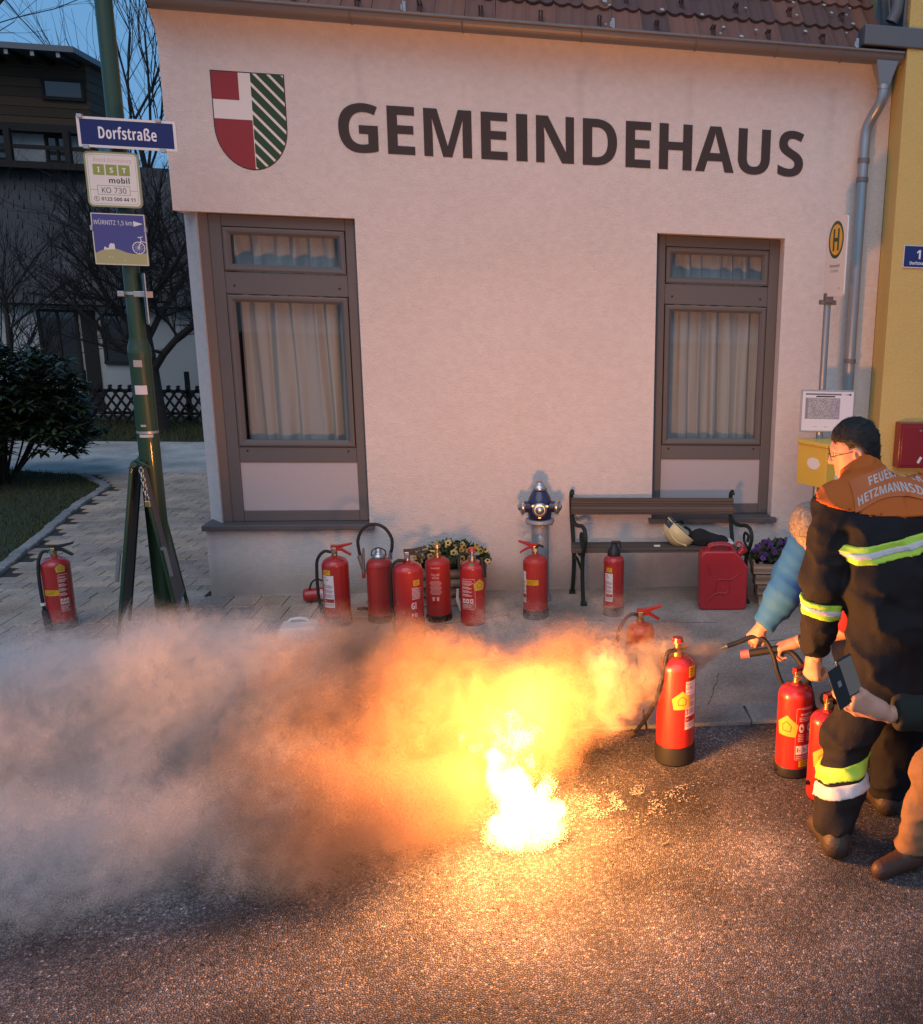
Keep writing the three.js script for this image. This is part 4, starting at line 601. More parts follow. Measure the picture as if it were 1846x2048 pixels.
{
  const m = thing('letter_box', 'yellow post letter box with slot and white labels hung on the bus stop pole', 'letter box', [2.685, 0.985, 0.5], 0.5);
  const ye = phys([0.66, 0.44, 0.05], 0.45, { clearcoat: 0.3 });
  part('body', [boxuv(extr([[-0.13, 0], [0.12, 0], [0.13, 0.3], [-0.13, 0.3]].map(([x, y]) => [x, y]), 0.3, 0.006).translate(0, 0, -0.15))], ye, m);
  part('lid', [rbox(0.30, 0.035, 0.33, 0.012, 0, 0.322, 0.0)], ye, m); part('flap', [rbox(0.19, 0.07, 0.02, 0.006, 0, 0.235, 0.162)], ye, m); part('slot', bx(-0.085, 0.085, 0.2, 0.21, 0.155, 0.158), M.dark, m);
  part('label', [rbox(0.13, 0.09, 0.003, 0.001, 0.03, 0.09, 0.158)], M.white, m); part('disc', [cyl(0.05, 0.05, 0.003, 0, 0, 0, 24).scale(0.9, 1, 1.35).rotateZ(Math.PI / 2).translate(-0.136, 0.17, 0.02)], M.white, m); part('bracket', bx(-0.06, 0.0, 0.05, 0.25, -0.19, -0.155), M.galv, m);
}
{ const s = thing('house_number', 'blue enamel house number plate showing 1 on the yellow wall', 'house number', [3.435, 2.745, 0.252]); const [f, b] = plate(0.26, 0.172, 0.008, 0.004); part('sign_plate', b, M.white, s); part('sign_face', f, printed(512, 340, (c, w, h) => { c.fillStyle = '#c9c9cf'; c.fillRect(0, 0, w, h); c.fillStyle = '#1c2a68'; c.fillRect(14, 14, w - 28, h - 28); c.fillStyle = '#e4e4e8'; c.textAlign = 'center'; c.font = 'bold 190px sans-serif'; c.fillText('1', w / 2, 205); c.font = 'bold 66px sans-serif'; c.fillText('Dorfstraße', w / 2, 290, 300); }, 0.3), s); }
{ const r = thing('wall_box', 'dark red metal box with a white tag fixed to the yellow wall', 'wall box', [3.58, 1.08, 0.31]); const red = phys([0.22, 0.012, 0.016], 0.4, { clearcoat: 0.4 }); part('body', rbox(0.46, 0.37, 0.11, 0.008, 0, 0.185, 0), red, r); part('door', rbox(0.42, 0.32, 0.012, 0.004, 0, 0.185, 0.058), red, r); part('lock', cyl(0.01, 0.01, 0.012).rotateX(Math.PI / 2).translate(-0.06, 0.31, 0.066), M.steel, r); part('tag', rbox(0.022, 0.055, 0.004, 0.002, 0, 0, 0).rotateZ(-0.5).translate(-0.05, 0.07, 0.068), M.white, r); }

// ---------- fire extinguishers ----------
const scuff = (() => { const a = tf(6, 5, 91), b = tf(40, 3, 93); return { map: dataTex(512, (u, v) => { const s = 0.90 + 0.16 * (a(u, v) - 0.5), d = smooth(b(u, v * 0.5), 0.66, 0.8) * 0.25 + 0.25 * smooth(0.18 - v, 0, 0.18) * a(u * 2, v); return [s - d * 0.25, s * (1 - 0.2 * d) + d * 0.1, s * (1 - 0.2 * d) + d * 0.08]; }, false, 1), rough: dataTex(512, (u, v) => 0.3 + 0.9 * Math.pow(a(u, v), 1.5) + 0.25 * smooth(b(u, v), 0.6, 0.75), false, 1) }; })();
M.red = phys([0.44, 0.017, 0.013], 0.6, { map: scuff.map, roughnessMap: scuff.rough, clearcoat: 0.7, clearcoatRoughness: 0.15, bumpMap: withBump(GRAIN, 4), bumpScale: 0.0004 });
M.redDull = phys([0.42, 0.026, 0.018], 0.8, { map: scuff.map, roughnessMap: scuff.rough, clearcoat: 0.3, bumpMap: withBump(GRAIN, 4), bumpScale: 0.0006 });
M.plast = std([0.014, 0.014, 0.014], 0.5);
const RED = '#ad201c';
const LAB = {
  white: (c, w, h) => { c.fillStyle = '#dcd8d4'; c.fillRect(0, 0, w, h); c.fillStyle = '#a8201c'; c.font = 'bold 60px sans-serif'; c.fillText('FEUER-', 20, 66, w - 40); c.fillText('LÖSCHER', 20, 130, w - 40); c.font = 'bold 40px sans-serif'; c.fillText('6 kg ABC', 20, 190, w - 40); for (let i = 0; i < 3; i++) { c.fillStyle = '#a8201c'; c.fillRect(16, 214 + i * 112, 96, 96); c.fillStyle = '#f0eeea'; c.fillRect(46, 236 + i * 112, 24, 60); c.fillStyle = '#a8201c'; for (let j = 0; j < 4; j++) c.fillRect(128, 222 + i * 112 + j * 22, (w - 150) * (0.6 + 0.4 * Math.abs(Math.sin(i * 3 + j * 5))), 10); } c.fillRect(16, 560, w - 32, 90); c.fillStyle = '#eee'; c.font = 'bold 40px sans-serif'; c.fillText('A  B  C', 40, 620, w - 80); c.fillStyle = '#a8201c'; for (let j = 0; j < 3; j++) c.fillRect(16, 670 + j * 24, w - 50, 9); },
  frame: (c, w, h) => { c.fillStyle = RED; c.fillRect(0, 0, w, h); c.strokeStyle = '#dcd2cc'; c.lineWidth = 8; c.beginPath(); c.roundRect(12, 12, w - 24, h - 24, 30); c.stroke(); c.fillStyle = '#ddd4ce'; c.font = 'bold 48px sans-serif'; c.fillText('FEUERLÖSCHER', 34, 84, w - 68); for (let j = 0; j < 3; j++) c.fillRect(34, 108 + j * 22, (w - 90) * (1 - j * 0.12), 9); for (let i = 0; i < 3; i++) { c.fillRect(34, 200 + i * 92, w * 0.5, 12); c.fillRect(34, 224 + i * 92, w * 0.72, 9); c.fillRect(34, 244 + i * 92, w * 0.66, 9); } for (let i = 0; i < 3; i++) { c.fillRect(34 + i * w * 0.28, 500, w * 0.22, 110); c.fillStyle = RED; c.beginPath(); c.arc(34 + i * w * 0.28 + w * 0.11, 556, 26, 0, 7); c.fill(); c.fillStyle = '#ddd4ce'; } for (let j = 0; j < 4; j++) c.fillRect(34, 640 + j * 26, (w - 80) * (0.7 + 0.3 * Math.abs(Math.cos(j * 4))), 9); },
  icons: (c, w, h) => { c.fillStyle = RED; c.fillRect(0, 0, w, h); c.strokeStyle = '#d8b8b0'; c.lineWidth = 6; c.beginPath(); c.roundRect(12, 50, w - 24, h - 64, 26); c.stroke(); c.fillStyle = RED; c.fillRect(110, 30, w - 220, 50); c.fillStyle = '#e0c8c0'; c.font = 'bold 40px sans-serif'; c.textAlign = 'center'; c.fillText('FEUERLÖSCHER', w / 2, 66, w - 240); c.font = 'bold 46px sans-serif'; c.fillText('POWDER TYPE', w / 2, 150, w - 90); for (let j = 0; j < 3; j++) c.fillRect(80, 172 + j * 22, w - 160, 8); for (const x of [w * 0.27, w * 0.68]) { c.fillStyle = '#e0d0c8'; c.beginPath(); c.arc(x, 320, 60, 0, 7); c.fill(); c.fillStyle = RED; c.beginPath(); c.ellipse(x, 322, 32, 20, 0.6, 0, 7); c.fill(); c.fillStyle = '#e0c8c0'; for (let j = 0; j < 5; j++) c.fillRect(x - 70, 404 + j * 22, 130, 7); } for (let i = 0; i < 3; i++) { c.fillStyle = '#e4dcd4'; c.fillRect(36 + i * (w - 60) / 3, 560, (w - 100) / 3, 120); c.fillStyle = RED; c.fillRect(60 + i * (w - 60) / 3, 590, 30, 60); c.fillRect(100 + i * (w - 60) / 3, 620, 40, 12); } c.fillStyle = '#e0c8c0'; for (let j = 0; j < 2; j++) c.fillRect(40, 704 + j * 24, w - 90, 8); },
  text: (c, w, h) => { c.fillStyle = RED; c.fillRect(0, 0, w, h); c.fillStyle = '#d8b4ac'; c.textAlign = 'center'; c.font = 'bold 40px sans-serif'; c.fillText('FEUERLÖSCHER', w / 2, 60, w - 60); c.font = 'bold 62px sans-serif'; c.fillText('12 kg ABC', w / 2, 200, w - 80); c.font = 'bold 54px sans-serif'; c.fillText('TROCKEN', w / 2, 262, w - 120); for (let j = 0; j < 12; j++) { const q = (0.6 + 0.3 * Math.abs(Math.sin(j * 2.3))) * (w - 60); c.fillRect((w - q) / 2, 300 + j * 24, q, 9); } c.fillRect(w * 0.28, 620, 80, 80); c.fillRect(w * 0.55, 620, 80, 80); },
  big: (c, w, h) => { c.fillStyle = RED; c.fillRect(0, 0, w, h); c.fillStyle = '#ddd'; c.font = 'bold 200px sans-serif'; c.fillText('Gl', 20, 520, w); for (let j = 0; j < 10; j++) c.fillRect(60, 40 + j * 28, (w - 120) * (0.6 + 0.4 * Math.abs(Math.sin(j * 1.7))), 10); c.font = 'bold 110px sans-serif'; c.fillText('P 12', 30, 700, w - 60); },
  yellow: (c, w, h) => { c.fillStyle = '#d8a51f'; c.fillRect(0, 0, w, h); c.fillStyle = '#8a5a12'; for (let j = 0; j < 3; j++) c.fillRect(w * 0.12, h * (0.22 + j * 0.24), w * 0.7 * (1 - j * 0.15), h * 0.09); },
};
const labelMats = {}; const lmat = (k) => labelMats[k] ??= phys(0xffffff, 0.4, { clearcoat: 0.4, map: canvasTex(k === 'yellow' ? 256 : 512, k === 'yellow' ? 128 : 768, LAB[k]) });
M.yellowPaint = std([0.62, 0.37, 0.04], 0.5);
const curved = (R, y0, y1, mid, wid) => new THREE.CylinderGeometry(R, R, y1 - y0, 14, 1, true, mid - wid / 2, wid).translate(0, (y0 + y1) / 2, 0);
function patch(R, shape, az, y, h) {
  const b0 = shape.getPoints(12), b = []; b0.forEach((p, i) => { const q = b0[(i + 1) % b0.length]; for (let k = 0; k < 4; k++) b.push(p.clone().lerp(q, k / 4)); }); const n = b.length, K = 6, pos = [], idx = [];
  for (let k = 0; k <= K; k++) for (const q of b) pos.push(q.x * k / K, q.y * k / K, 0); for (let k = 0; k < K; k++) for (let i = 0; i < n; i++) { const a = k * n + i, c = k * n + (i + 1) % n; idx.push(a, a + n, c + n, a, c + n, c); }
  const g = new THREE.BufferGeometry(); g.setAttribute('position', new THREE.Float32BufferAttribute(pos, 3)); g.setIndex(idx); const p = g.attributes.position; for (let i = 0; i < p.count; i++) { const a = az + p.getX(i) * h / R; p.setXYZ(i, R * Math.sin(a), y + p.getY(i) * h, R * Math.cos(a)); } g.computeVertexNormals(); return g; }
const PENTA = new THREE.Shape([[-0.5, -0.55], [0.5, -0.55], [0.62, 0.12], [0, 0.62], [-0.62, 0.12]].map((p) => new THREE.Vector2(...p)));
const PIN = new THREE.Shape([[-0.32, -0.38], [0.32, -0.38], [0.38, 0.08], [0, 0.4], [-0.38, 0.08]].map((p) => new THREE.Vector2(...p)));
const DISC = (() => { const s = new THREE.Shape(); s.absarc(0, 0, 0.5, 0, 6.2832); return s; })();
function makeExt(o) {
  const e = thing('fire_extinguisher', o.label, 'fire extinguisher', o.pos, 0, 'red fire extinguishers set out for the exercise'); if (o.tilt) e.rotation.set(...o.tilt);
  const R = o.R, H = o.H, b = o.base ? 0.055 : 0.0, body = o.dull ? M.redDull : M.red;
  const prof = [[0, b ? 0.02 : 0.0]]; if (!b) prof.push([R * 0.86, 0.0], [R * 0.97, 0.012]); else prof.push([R * 0.98, 0.02]);
  prof.push([R, b ? 0.04 : 0.03], [R, H - R * 0.62]); for (let i = 1; i <= 9; i++) { const a = i / 9 * Math.PI / 2; prof.push([R * (0.26 + 0.74 * Math.cos(a)), H - R * 0.62 + R * 0.62 * Math.sin(a)]); } prof.push([0.022, H + 0.012], [0, H + 0.012]);
  part('cylinder', lathe(prof, 40), body, e);
  if (b) part('base_ring', [lathe([[0, 0], [R * 1.03, 0], [R * 1.05, 0.008], [R * 1.04, b * (o.baseK ?? 1)], [R * 1.005, b * (o.baseK ?? 1) + 0.004], [R * 0.9, 0.06]], 40)], o.baseM ?? M.plast, e);
  const top = H + 0.01;
  if (o.seam) part('weld', [new THREE.TorusGeometry(R + 0.0006, 0.0022, 6, 40).rotateX(Math.PI / 2).translate(0, H - R * 0.62, 0), new THREE.TorusGeometry(R + 0.0006, 0.0022, 6, 40).rotateX(Math.PI / 2).translate(0, 0.06, 0)], body, e);
  const tt = o.turn ?? 0;
  if (o.top === 'lever') { // valve block with two levers
    part('valve', [cyl(0.021, 0.019, 0.04, 0, top - 0.005, 0, 18), rbox(0.034, 0.036, 0.044, 0.006, 0, top + 0.045, 0)], o.valveM ?? M.brass, e);
    const lv = o.leverM ?? M.red, Ry = (g) => g.rotateY(tt);
    part('lever', Ry(merge([extr([[-0.02, 0], [0.03, 0.006], [0.12, 0.034], [0.124, 0.044], [0.03, 0.026], [-0.02, 0.026]], 0.022, 0.002).translate(0, top + 0.05, -0.011)])), lv, e);
    part('lever', Ry(merge([extr([[0.0, 0.026], [0.05, 0.022], [0.11, -0.014], [0.114, -0.006], [0.055, 0.036], [0.0, 0.04]], 0.022, 0.002).translate(0, top + 0.016, -0.011)])), lv, e);
    part('gauge', [cyl(0.014, 0.014, 0.012).rotateX(Math.PI / 2).translate(0, top + 0.035, 0.025)], M.steel, e);
  } else if (o.top === 'cap') {
    part('valve', [lathe([[0.036, top - 0.02], [0.046, top - 0.014], [0.046, top + 0.008], [0.03, top + 0.02], [0.022, top + 0.03], [0.022, top + 0.05], [0.012, top + 0.06], [0, top + 0.06]], 24)], o.valveM ?? M.steel, e);
    part('guard', [tube([[-0.05, top, 0], [-0.045, top + 0.04, 0], [0, top + 0.062, 0], [0.045, top + 0.04, 0], [0.05, top, 0]].map(([x, y, z]) => [x * Math.cos(tt), y, -x * Math.sin(tt)]), 0.0045, 24, 6)], o.guardM ?? M.black, e);
  } else if (o.top === 'knob') {
    part('valve', [cyl(0.028, 0.026, 0.03, 0, top - 0.008, 0, 20), cyl(0.016, 0.014, 0.05, 0, top + 0.02, 0, 14), bar([0, top + 0.03, 0], [0.055 * Math.cos(tt), top + 0.03, -0.055 * Math.sin(tt)], 0.011)], o.valveM ?? M.brass, e);
    part('knob', [cyl(0.03, 0.026, 0.022, 0, top + 0.062, 0, 16)], o.knobM ?? M.red, e);
  } else if (o.top === 'black') {
    part('valve', [lathe([[0.046, top - 0.025], [0.05, top - 0.005], [0.044, top + 0.03], [0.026, top + 0.05], [0.022, top + 0.075], [0, top + 0.075]], 20)], M.plast, e);
    part('lever', [rbox(0.07, 0.018, 0.026, 0.006, 0.014, top + 0.086, 0), bar([0.045, top + 0.08, 0], [0.05, top + 0.035, 0], 0.006)], M.plast, e);
  }
  for (const l of o.labels ?? []) {
    if (l.k === 'penta') { part('badge', patch(R + 0.0012, PENTA, l.az, l.y, l.h), M.yellowPaint, e); part('badge_print', patch(R + 0.0018, PIN, l.az, l.y, l.h * 0.75), std([0.13, 0.1, 0.02], 0.6), e); part('badge_field', patch(R + 0.0022, PIN, l.az, l.y, l.h * 0.62), M.yellowPaint, e); }
    else if (l.k === 'disc') part('badge', patch(R + 0.0012, DISC, l.az, l.y, l.h), M.yellowPaint, e);
    else part('label', curved(R + 0.0008, l.y0, l.y1, l.az, l.w), lmat(l.k), e);
  }
  if (o.hose) part('hose', tube(o.hose, o.hr ?? 0.011, 64, 10), M.rubber, e);
  for (const n of o.nozzle ?? []) part('nozzle', bar(n[0], n[1], n[2] ?? 0.016, n[3] ?? 0.013, 14), n[4] ?? M.plast, e);
  for (const n of o.ferrule ?? []) part('ferrule', bar(n[0], n[1], 0.0145, 0.0145, 12), M.steel, e);
  if (o.band) part('band', curved(R + 0.001, o.band[0], o.band[1], o.band[2], o.band[3]), lmat('yellow'), e);
  return e;
}
makeExt({ label: 'red fire extinguisher standing alone on the pavers at the far left', pos: [-2.805, 0, 0.63], R: 0.086, H: 0.5, base: true, top: 'lever', turn: 0.1, leverM: M.plast, labels: [{ k: 'frame', az: 0.85, w: 0.75, y0: 0.13, y1: 0.4 }, { k: 'penta', az: 0.75, y: 0.44, h: 0.05 }], band: [0.25, 0.29, -0.05, 1.1], hose: [[0, 0.545, 0.02], [-0.05, 0.55, 0.03], [-0.07, 0.5, 0.055], [-0.075, 0.4, 0.07], [-0.07, 0.2, 0.075], [-0.062, 0.12, 0.078]], nozzle: [[[-0.062, 0.15, 0.08], [-0.045, 0.02, 0.09], 0.02, 0.026], [[-0.07, 0.2, 0.075], [-0.068, 0.18, 0.076], 0.016, 0.016, M.white]] });
makeExt({ label: 'red extinguisher with red levers and white print, leftmost of the five by the flower box', pos: [-0.955, 0, 0.72], R: 0.091, H: 0.5, base: true, baseK: 1.3, top: 'lever', turn: 0, labels: [{ k: 'white', az: -0.42, w: 0.92, y0: 0.15, y1: 0.385 }, { k: 'yellow', az: -0.5, w: 0.62, y0: 0.39, y1: 0.425 }], hose: [[-0.01, 0.54, 0.02], [-0.06, 0.55, 0.03], [-0.105, 0.5, 0.035], [-0.118, 0.4, 0.035], [-0.115, 0.22, 0.035], [-0.1, 0.09, 0.035]], nozzle: [[[-0.103, 0.16, 0.035], [-0.09, 0.03, 0.035], 0.014, 0.018]] });
makeExt({ label: 'dull red extinguisher with a black hose looped high above it and no print', pos: [-0.665, 0, 0.66], R: 0.09, H: 0.475, base: true, baseK: 0.9, dull: true, seam: true, top: 'cap', turn: 0, hose: [[0.085, 0.5, 0.03], [0.1, 0.56, 0.03], [0.098, 0.63, 0.03], [0.05, 0.705, 0.03], [-0.02, 0.73, 0.03], [-0.09, 0.7, 0.03], [-0.13, 0.62, 0.03], [-0.13, 0.55, 0.03], [-0.12, 0.49, 0.03]], ferrule: [[[0.083, 0.47, 0.03], [0.087, 0.52, 0.03]]], nozzle: [[[-0.125, 0.5, 0.03], [-0.095, 0.38, 0.05], 0.02, 0.014, M.oldzinc], [[-0.092, 0.56, 0.06], [-0.1, 0.36, 0.06], 0.008, 0.012, M.oldzinc], [[-0.097, 0.38, 0.06], [-0.1, 0.34, 0.06], 0.013, 0.013, M.red]] });
makeExt({ label: 'bright red extinguisher with yellow disc and big white letters half hidden by smoke', pos: [-0.41, 0, 1.05], R: 0.099, H: 0.55, base: true, top: 'lever', turn: 0.1, leverM: M.plast, valveM: M.steel, labels: [{ k: 'big', az: 0.72, w: 0.95, y0: 0.16, y1: 0.4 }, { k: 'disc', az: -0.12, y: 0.3, h: 0.075 }, { k: 'yellow', az: 0.72, w: 0.5, y0: 0.4, y1: 0.44 }], hose: [[-0.01, 0.56, 0.02], [-0.06, 0.565, 0.03], [-0.1, 0.52, 0.035], [-0.112, 0.44, 0.035], [-0.11, 0.3, 0.035], [-0.1, 0.12, 0.035]], nozzle: [[[-0.1, 0.2, 0.035], [-0.09, 0.06, 0.035], 0.016, 0.02]] });
makeExt({ label: 'dark red extinguisher with pale printed text and a yellow disc at its right edge', pos: [-0.255, 0, 0.665], R: 0.089, H: 0.475, base: true, baseK: 0.8, dull: true, top: 'knob', turn: 3.0, valveM: M.brass, knobM: M.brass, labels: [{ k: 'text', az: -0.1, w: 1.25, y0: 0.14, y1: 0.43 }, { k: 'disc', az: 0.95, y: 0.31, h: 0.075 }], hose: [[-0.05, 0.51, 0.0], [-0.08, 0.52, 0.02], [-0.12, 0.5, 0.03], [-0.125, 0.44, 0.03]], nozzle: [[[-0.07, 0.515, 0.02], [-0.135, 0.505, 0.02], 0.017, 0.017]], ferrule: [[[-0.1, 0.48, 0.04], [-0.1, 0.515, 0.04]]] });
makeExt({ label: 'red extinguisher with white framed print and yellow pentagon badge, rightmost by the flower box', pos: [0.0, 0, 0.775], R: 0.09, H: 0.475, base: false, top: 'knob', turn: 0.4, valveM: M.steel, labels: [{ k: 'frame', az: -0.3, w: 1.15, y0: 0.13, y1: 0.36 }, { k: 'penta', az: 0.62, y: 0.31, h: 0.072 }], hose: [[-0.03, 0.52, 0.0], [-0.08, 0.53, 0.01], [-0.092, 0.48, 0.03], [-0.085, 0.42, 0.045]], nozzle: [[[0.07, 0.5, 0.03], [0.084, 0.36, 0.035], 0.016, 0.019]] }).add(new THREE.Mesh(rbox(0.034, 0.018, 0.01, 0.004, 0.0, 0.458, 0.066), Object.assign(std([0.06, 0.3, 0.05], 0.5)))).children.at(-1).name = 'tag';
makeExt({ label: 'orange red extinguisher with a yellow band standing before the hydrant', pos: [0.45, 0, 0.67], R: 0.09, H: 0.48, base: true, baseK: 1.2, dull: true, top: 'lever', turn: 2.9, labels: [{ k: 'white', az: -1.15, w: 0.6, y0: 0.13, y1: 0.37 }], band: [0.27, 0.31, -0.3, 1.1], hose: [[0.0, 0.535, 0.02], [0.03, 0.56, 0.03], [0.06, 0.55, 0.04]], hr: 0.009 });
makeExt({ label: 'slim red extinguisher with a black plastic top in front of the bench', pos: [1.035, 0, 0.655], R: 0.077, H: 0.47, base: true, baseK: 1.2, top: 'black', labels: [{ k: 'white', az: -0.6, w: 0.85, y0: 0.12, y1: 0.34 }, { k: 'yellow', az: -0.55, w: 0.6, y0: 0.35, y1: 0.385 }] });
makeExt({ label: 'red extinguisher with a black hose arching left, its foot hidden in the smoke', pos: [1.075, 0, 2.15], R: 0.085, H: 0.46, base: true, top: 'lever', turn: 0.1, leverM: M.redDull, labels: [{ k: 'frame', az: 0.3, w: 0.9, y0: 0.14, y1: 0.36 }], hose: [[-0.01, 0.51, 0.01], [-0.06, 0.52, 0.02], [-0.11, 0.47, 0.03], [-0.14, 0.38, 0.03], [-0.13, 0.24, 0.03], [-0.1, 0.1, 0.03]] });
makeExt({ label: 'large red extinguisher with high black foot standing at the edge of the smoke', pos: [1.175, -0.002, 2.945], R: 0.1, H: 0.57, base: true, baseK: 1.75, top: 'knob', turn: 0.3, knobM: M.red, labels: [{ k: 'white', az: 0.72, w: 0.75, y0: 0.2, y1: 0.46 }, { k: 'penta', az: 0.16, y: 0.36, h: 0.085 }, { k: 'yellow', az: 0.72, w: 0.45, y0: 0.48, y1: 0.54 }], hose: [[-0.01, 0.6, 0.02], [-0.05, 0.6, 0.03], [-0.075, 0.52, 0.06], [-0.1, 0.4, 0.06], [-0.125, 0.28, 0.0], [-0.16, 0.14, -0.12], [-0.19, 0.05, -0.2]], nozzle: [[[-0.185, 0.06, -0.19], [-0.21, 0.012, -0.25], 0.012, 0.015, M.brass]] });
makeExt({ label: 'red extinguisher with printed icons and yellow badge at the feet of the crouching people', pos: [1.755, -0.004, 3.14], R: 0.09, H: 0.475, base: true, baseK: 0.9, top: 'lever', turn: 0.5, labels: [{ k: 'icons', az: 0.42, w: 1.3, y0: 0.1, y1: 0.4 }, { k: 'penta', az: -0.72, y: 0.28, h: 0.095 }, { k: 'yellow', az: 0.5, w: 0.9, y0: 0.065, y1: 0.1 }], nozzle: [[[-0.085, 0.03, 0.03], [-0.105, 0.03, 0.03], 0.008, 0.008]] });
makeExt({ label: 'red extinguisher without foot half behind the firefighter\'s knee', pos: [1.835, -0.004, 3.4], R: 0.08, H: 0.445, base: false, top: 'lever', turn: 0.5, labels: [{ k: 'icons', az: 0.55, w: 1.1, y0: 0.14, y1: 0.38 }, { k: 'penta', az: -0.35, y: 0.24, h: 0.1 }], nozzle: [[[-0.075, 0.09, 0.02], [-0.1, 0.09, 0.025], 0.011, 0.011]] });
makeExt({ label: 'small red extinguisher lying on its side against the wall, left of the row', pos: [-1.31, 0.055, 0.2], R: 0.052, H: 0.2, base: false, top: 'lever', turn: 1.57, leverM: M.plast, tilt: [0, 0, -1.5], labels: [{ k: 'white', az: -0.2, w: 1.6, y0: 0.13, y1: 0.165 }], hose: [[-0.05, 0.05, 0.03], [-0.11, 0.08, 0.02], [-0.12, 0.12, 0.01], [-0.06, 0.2, 0.01]], hr: 0.007 });
{ // plastic can in the smoke
  const c = thing('plastic_canister', 'white plastic canister with a red cap lying at the upper edge of the smoke', 'canister', [-1.15, 0.0, 0.98], 0.05);
  part('body', rbox(0.26, 0.10, 0.2, 0.03, 0, 0.05, 0, 4), phys([0.6, 0.57, 0.52], 0.4, { transmission: 0.1, thickness: 0 }), c); part('cap', [cyl(0.028, 0.028, 0.04).rotateZ(-1.2).translate(0.13, 0.10, 0.02)], M.red, c); part('handle', tube([[-0.09, 0.09, -0.04], [-0.06, 0.118, -0.04], [0.03, 0.118, -0.04], [0.06, 0.09, -0.04]], 0.011, 20, 8), M.white, c);
}
{ const s = thing('black_nozzle', 'short black rubber nozzle lying on the pavers between two extinguishers', 'nozzle', [-0.82, 0.012, 0.42]); part('grip', bar([-0.06, 0, 0], [0.06, 0, 0.01], 0.012, 0.012), M.rubber, s); }
{ const s = thing('metal_bracket', 'pale curved metal strip leaning between the flower box and the rightmost extinguisher of the row', 'bracket', [-0.13, 0, 0.58]); part('strip', extr([[0, 0.2], [-0.008, 0.12], [0.02, 0.03], [0.06, 0], [0.07, 0.01], [0.035, 0.05], [0.012, 0.13], [0.012, 0.2]], 0.012, 0.002), M.white, s); }

// ---------- people ----------
const skin = phys([0.50, 0.27, 0.19], 0.55, { bumpMap: withBump(GRAIN, 12), bumpScale: 0.0006, sheen: 0.2 });
function headField() {   // local: face towards +z, crown towards +y, about life size
  const parts = [ellip([0, 0.035, -0.012], [0.077, 0.098, 0.098]), ellip([0, -0.03, 0.028], [0.062, 0.085, 0.066]), ellip([0, -0.085, 0.042], [0.042, 0.036, 0.042]), capsule([-0.04, -0.068, 0.0], [0, -0.095, 0.05], 0.026, 0.026), capsule([0.04, -0.068, 0.0], [0, -0.095, 0.05], 0.026, 0.026), capsule([0, -0.04, -0.025], [0, -0.2, -0.055], 0.06, 0.063)];
  const base = union(parts, 0.045), nose = union([capsule([0, 0.012, 0.09], [0, -0.03, 0.112], 0.009, 0.0125), ellip([0, -0.034, 0.104], [0.018, 0.01, 0.014])], 0.012), brow = capsule([-0.032, 0.026, 0.083], [0.032, 0.026, 0.083], 0.013, 0.013), lips = union([ellip([0, -0.063, 0.088], [0.024, 0.006, 0.01]), ellip([0, -0.074, 0.085], [0.02, 0.007, 0.01])], 0.004);
  const ear = (s) => { const o = ellip([s * 0.08, -0.008, -0.012], [0.012, 0.033, 0.021]), i = ellip([s * 0.09, -0.005, -0.008], [0.009, 0.02, 0.012]); return (x, y, z) => Math.max(o(x, y, z), -i(x, y, z)); };
  const eL = ear(1), eR = ear(-1), socket = (s) => ellip([s * 0.031, 0.006, 0.093], [0.018, 0.011, 0.014]), sL = socket(1), sR = socket(-1);
  return (x, y, z) => { let d = smin(base(x, y, z), brow(x, y, z), 0.02); d = Math.max(d, -sL(x, y, z), -sR(x, y, z)); d = smin(d, nose(x, y, z), 0.014); d = smin(d, lips(x, y, z), 0.006); d = smin(d, eL(x, y, z), 0.008); return smin(d, eR(x, y, z), 0.008); };
}
const HEAD = headField();
const headGeo = () => iso(HEAD, [-0.11, -0.19, -0.13], [0.11, 0.145, 0.135], 0.0042);
function hairGeo(line0, thick, wild) {
  const line = (x, y, z) => line0(x, y, z) - 0.12 * (1 - smooth(Math.hypot((Math.abs(x) - 0.08) * 0.6, (y + 0.008) * 0.75, (z + 0.008)), 0.022, 0.04)); // hair over the scalp: line(x, y, z) > 0 where it grows
  return iso((x, y, z) => { const n = fbm(x * 34, y * 22, z * 34, 3) + 0.35 * Math.abs(perlin.noise(x * 90, y * 40, z * 90)); return Math.max(HEAD(x, y, z) + 0.001 - (thick + wild * n) * smooth(line(x, y, z), 0, 0.05), -line(x, y, z) * 0.5 + 0.003 * n, -0.02 - y - 0.085); }, [-0.13, -0.12, -0.16], [0.13, 0.175, 0.14], 0.005);
}
// strands laid over a hair cap, combed along the given local direction
function strands(cap, n, len, comb) {
  const p = cap.attributes.position, q = cap.attributes.normal, pos = [], N = V(), A = V(), D = V(), S = V();
  for (let i = 0; i < n; i++) { const k = Math.floor(rnd() * p.count); N.fromBufferAttribute(q, k); A.fromBufferAttribute(p, k).addScaledVector(N, -0.003); D.set(...comb).addScaledVector(V(gauss(), gauss(), gauss()), 0.35); D.addScaledVector(N, -D.dot(N)).normalize().addScaledVector(N, rr(-0.02, 0.16)).normalize(); S.copy(D).cross(N).normalize().multiplyScalar(rr(0.0007, 0.0014)); const L = len * rr(0.5, 1.2), m = A.clone().addScaledVector(D, L * 0.55).addScaledVector(N, 0.002), e = A.clone().addScaledVector(D, L).addScaledVector(N, -0.002);
    pos.push(...A.clone().sub(S).toArray(), ...A.clone().add(S).toArray(), ...m.clone().add(S).toArray(), ...A.clone().sub(S).toArray(), ...m.clone().add(S).toArray(), ...m.clone().sub(S).toArray(), ...m.clone().sub(S).toArray(), ...m.clone().add(S).toArray(), ...e.toArray()); }
  const g = new THREE.BufferGeometry(); g.setAttribute('position', new THREE.Float32BufferAttribute(pos, 3)); g.computeVertexNormals(); return g;
}
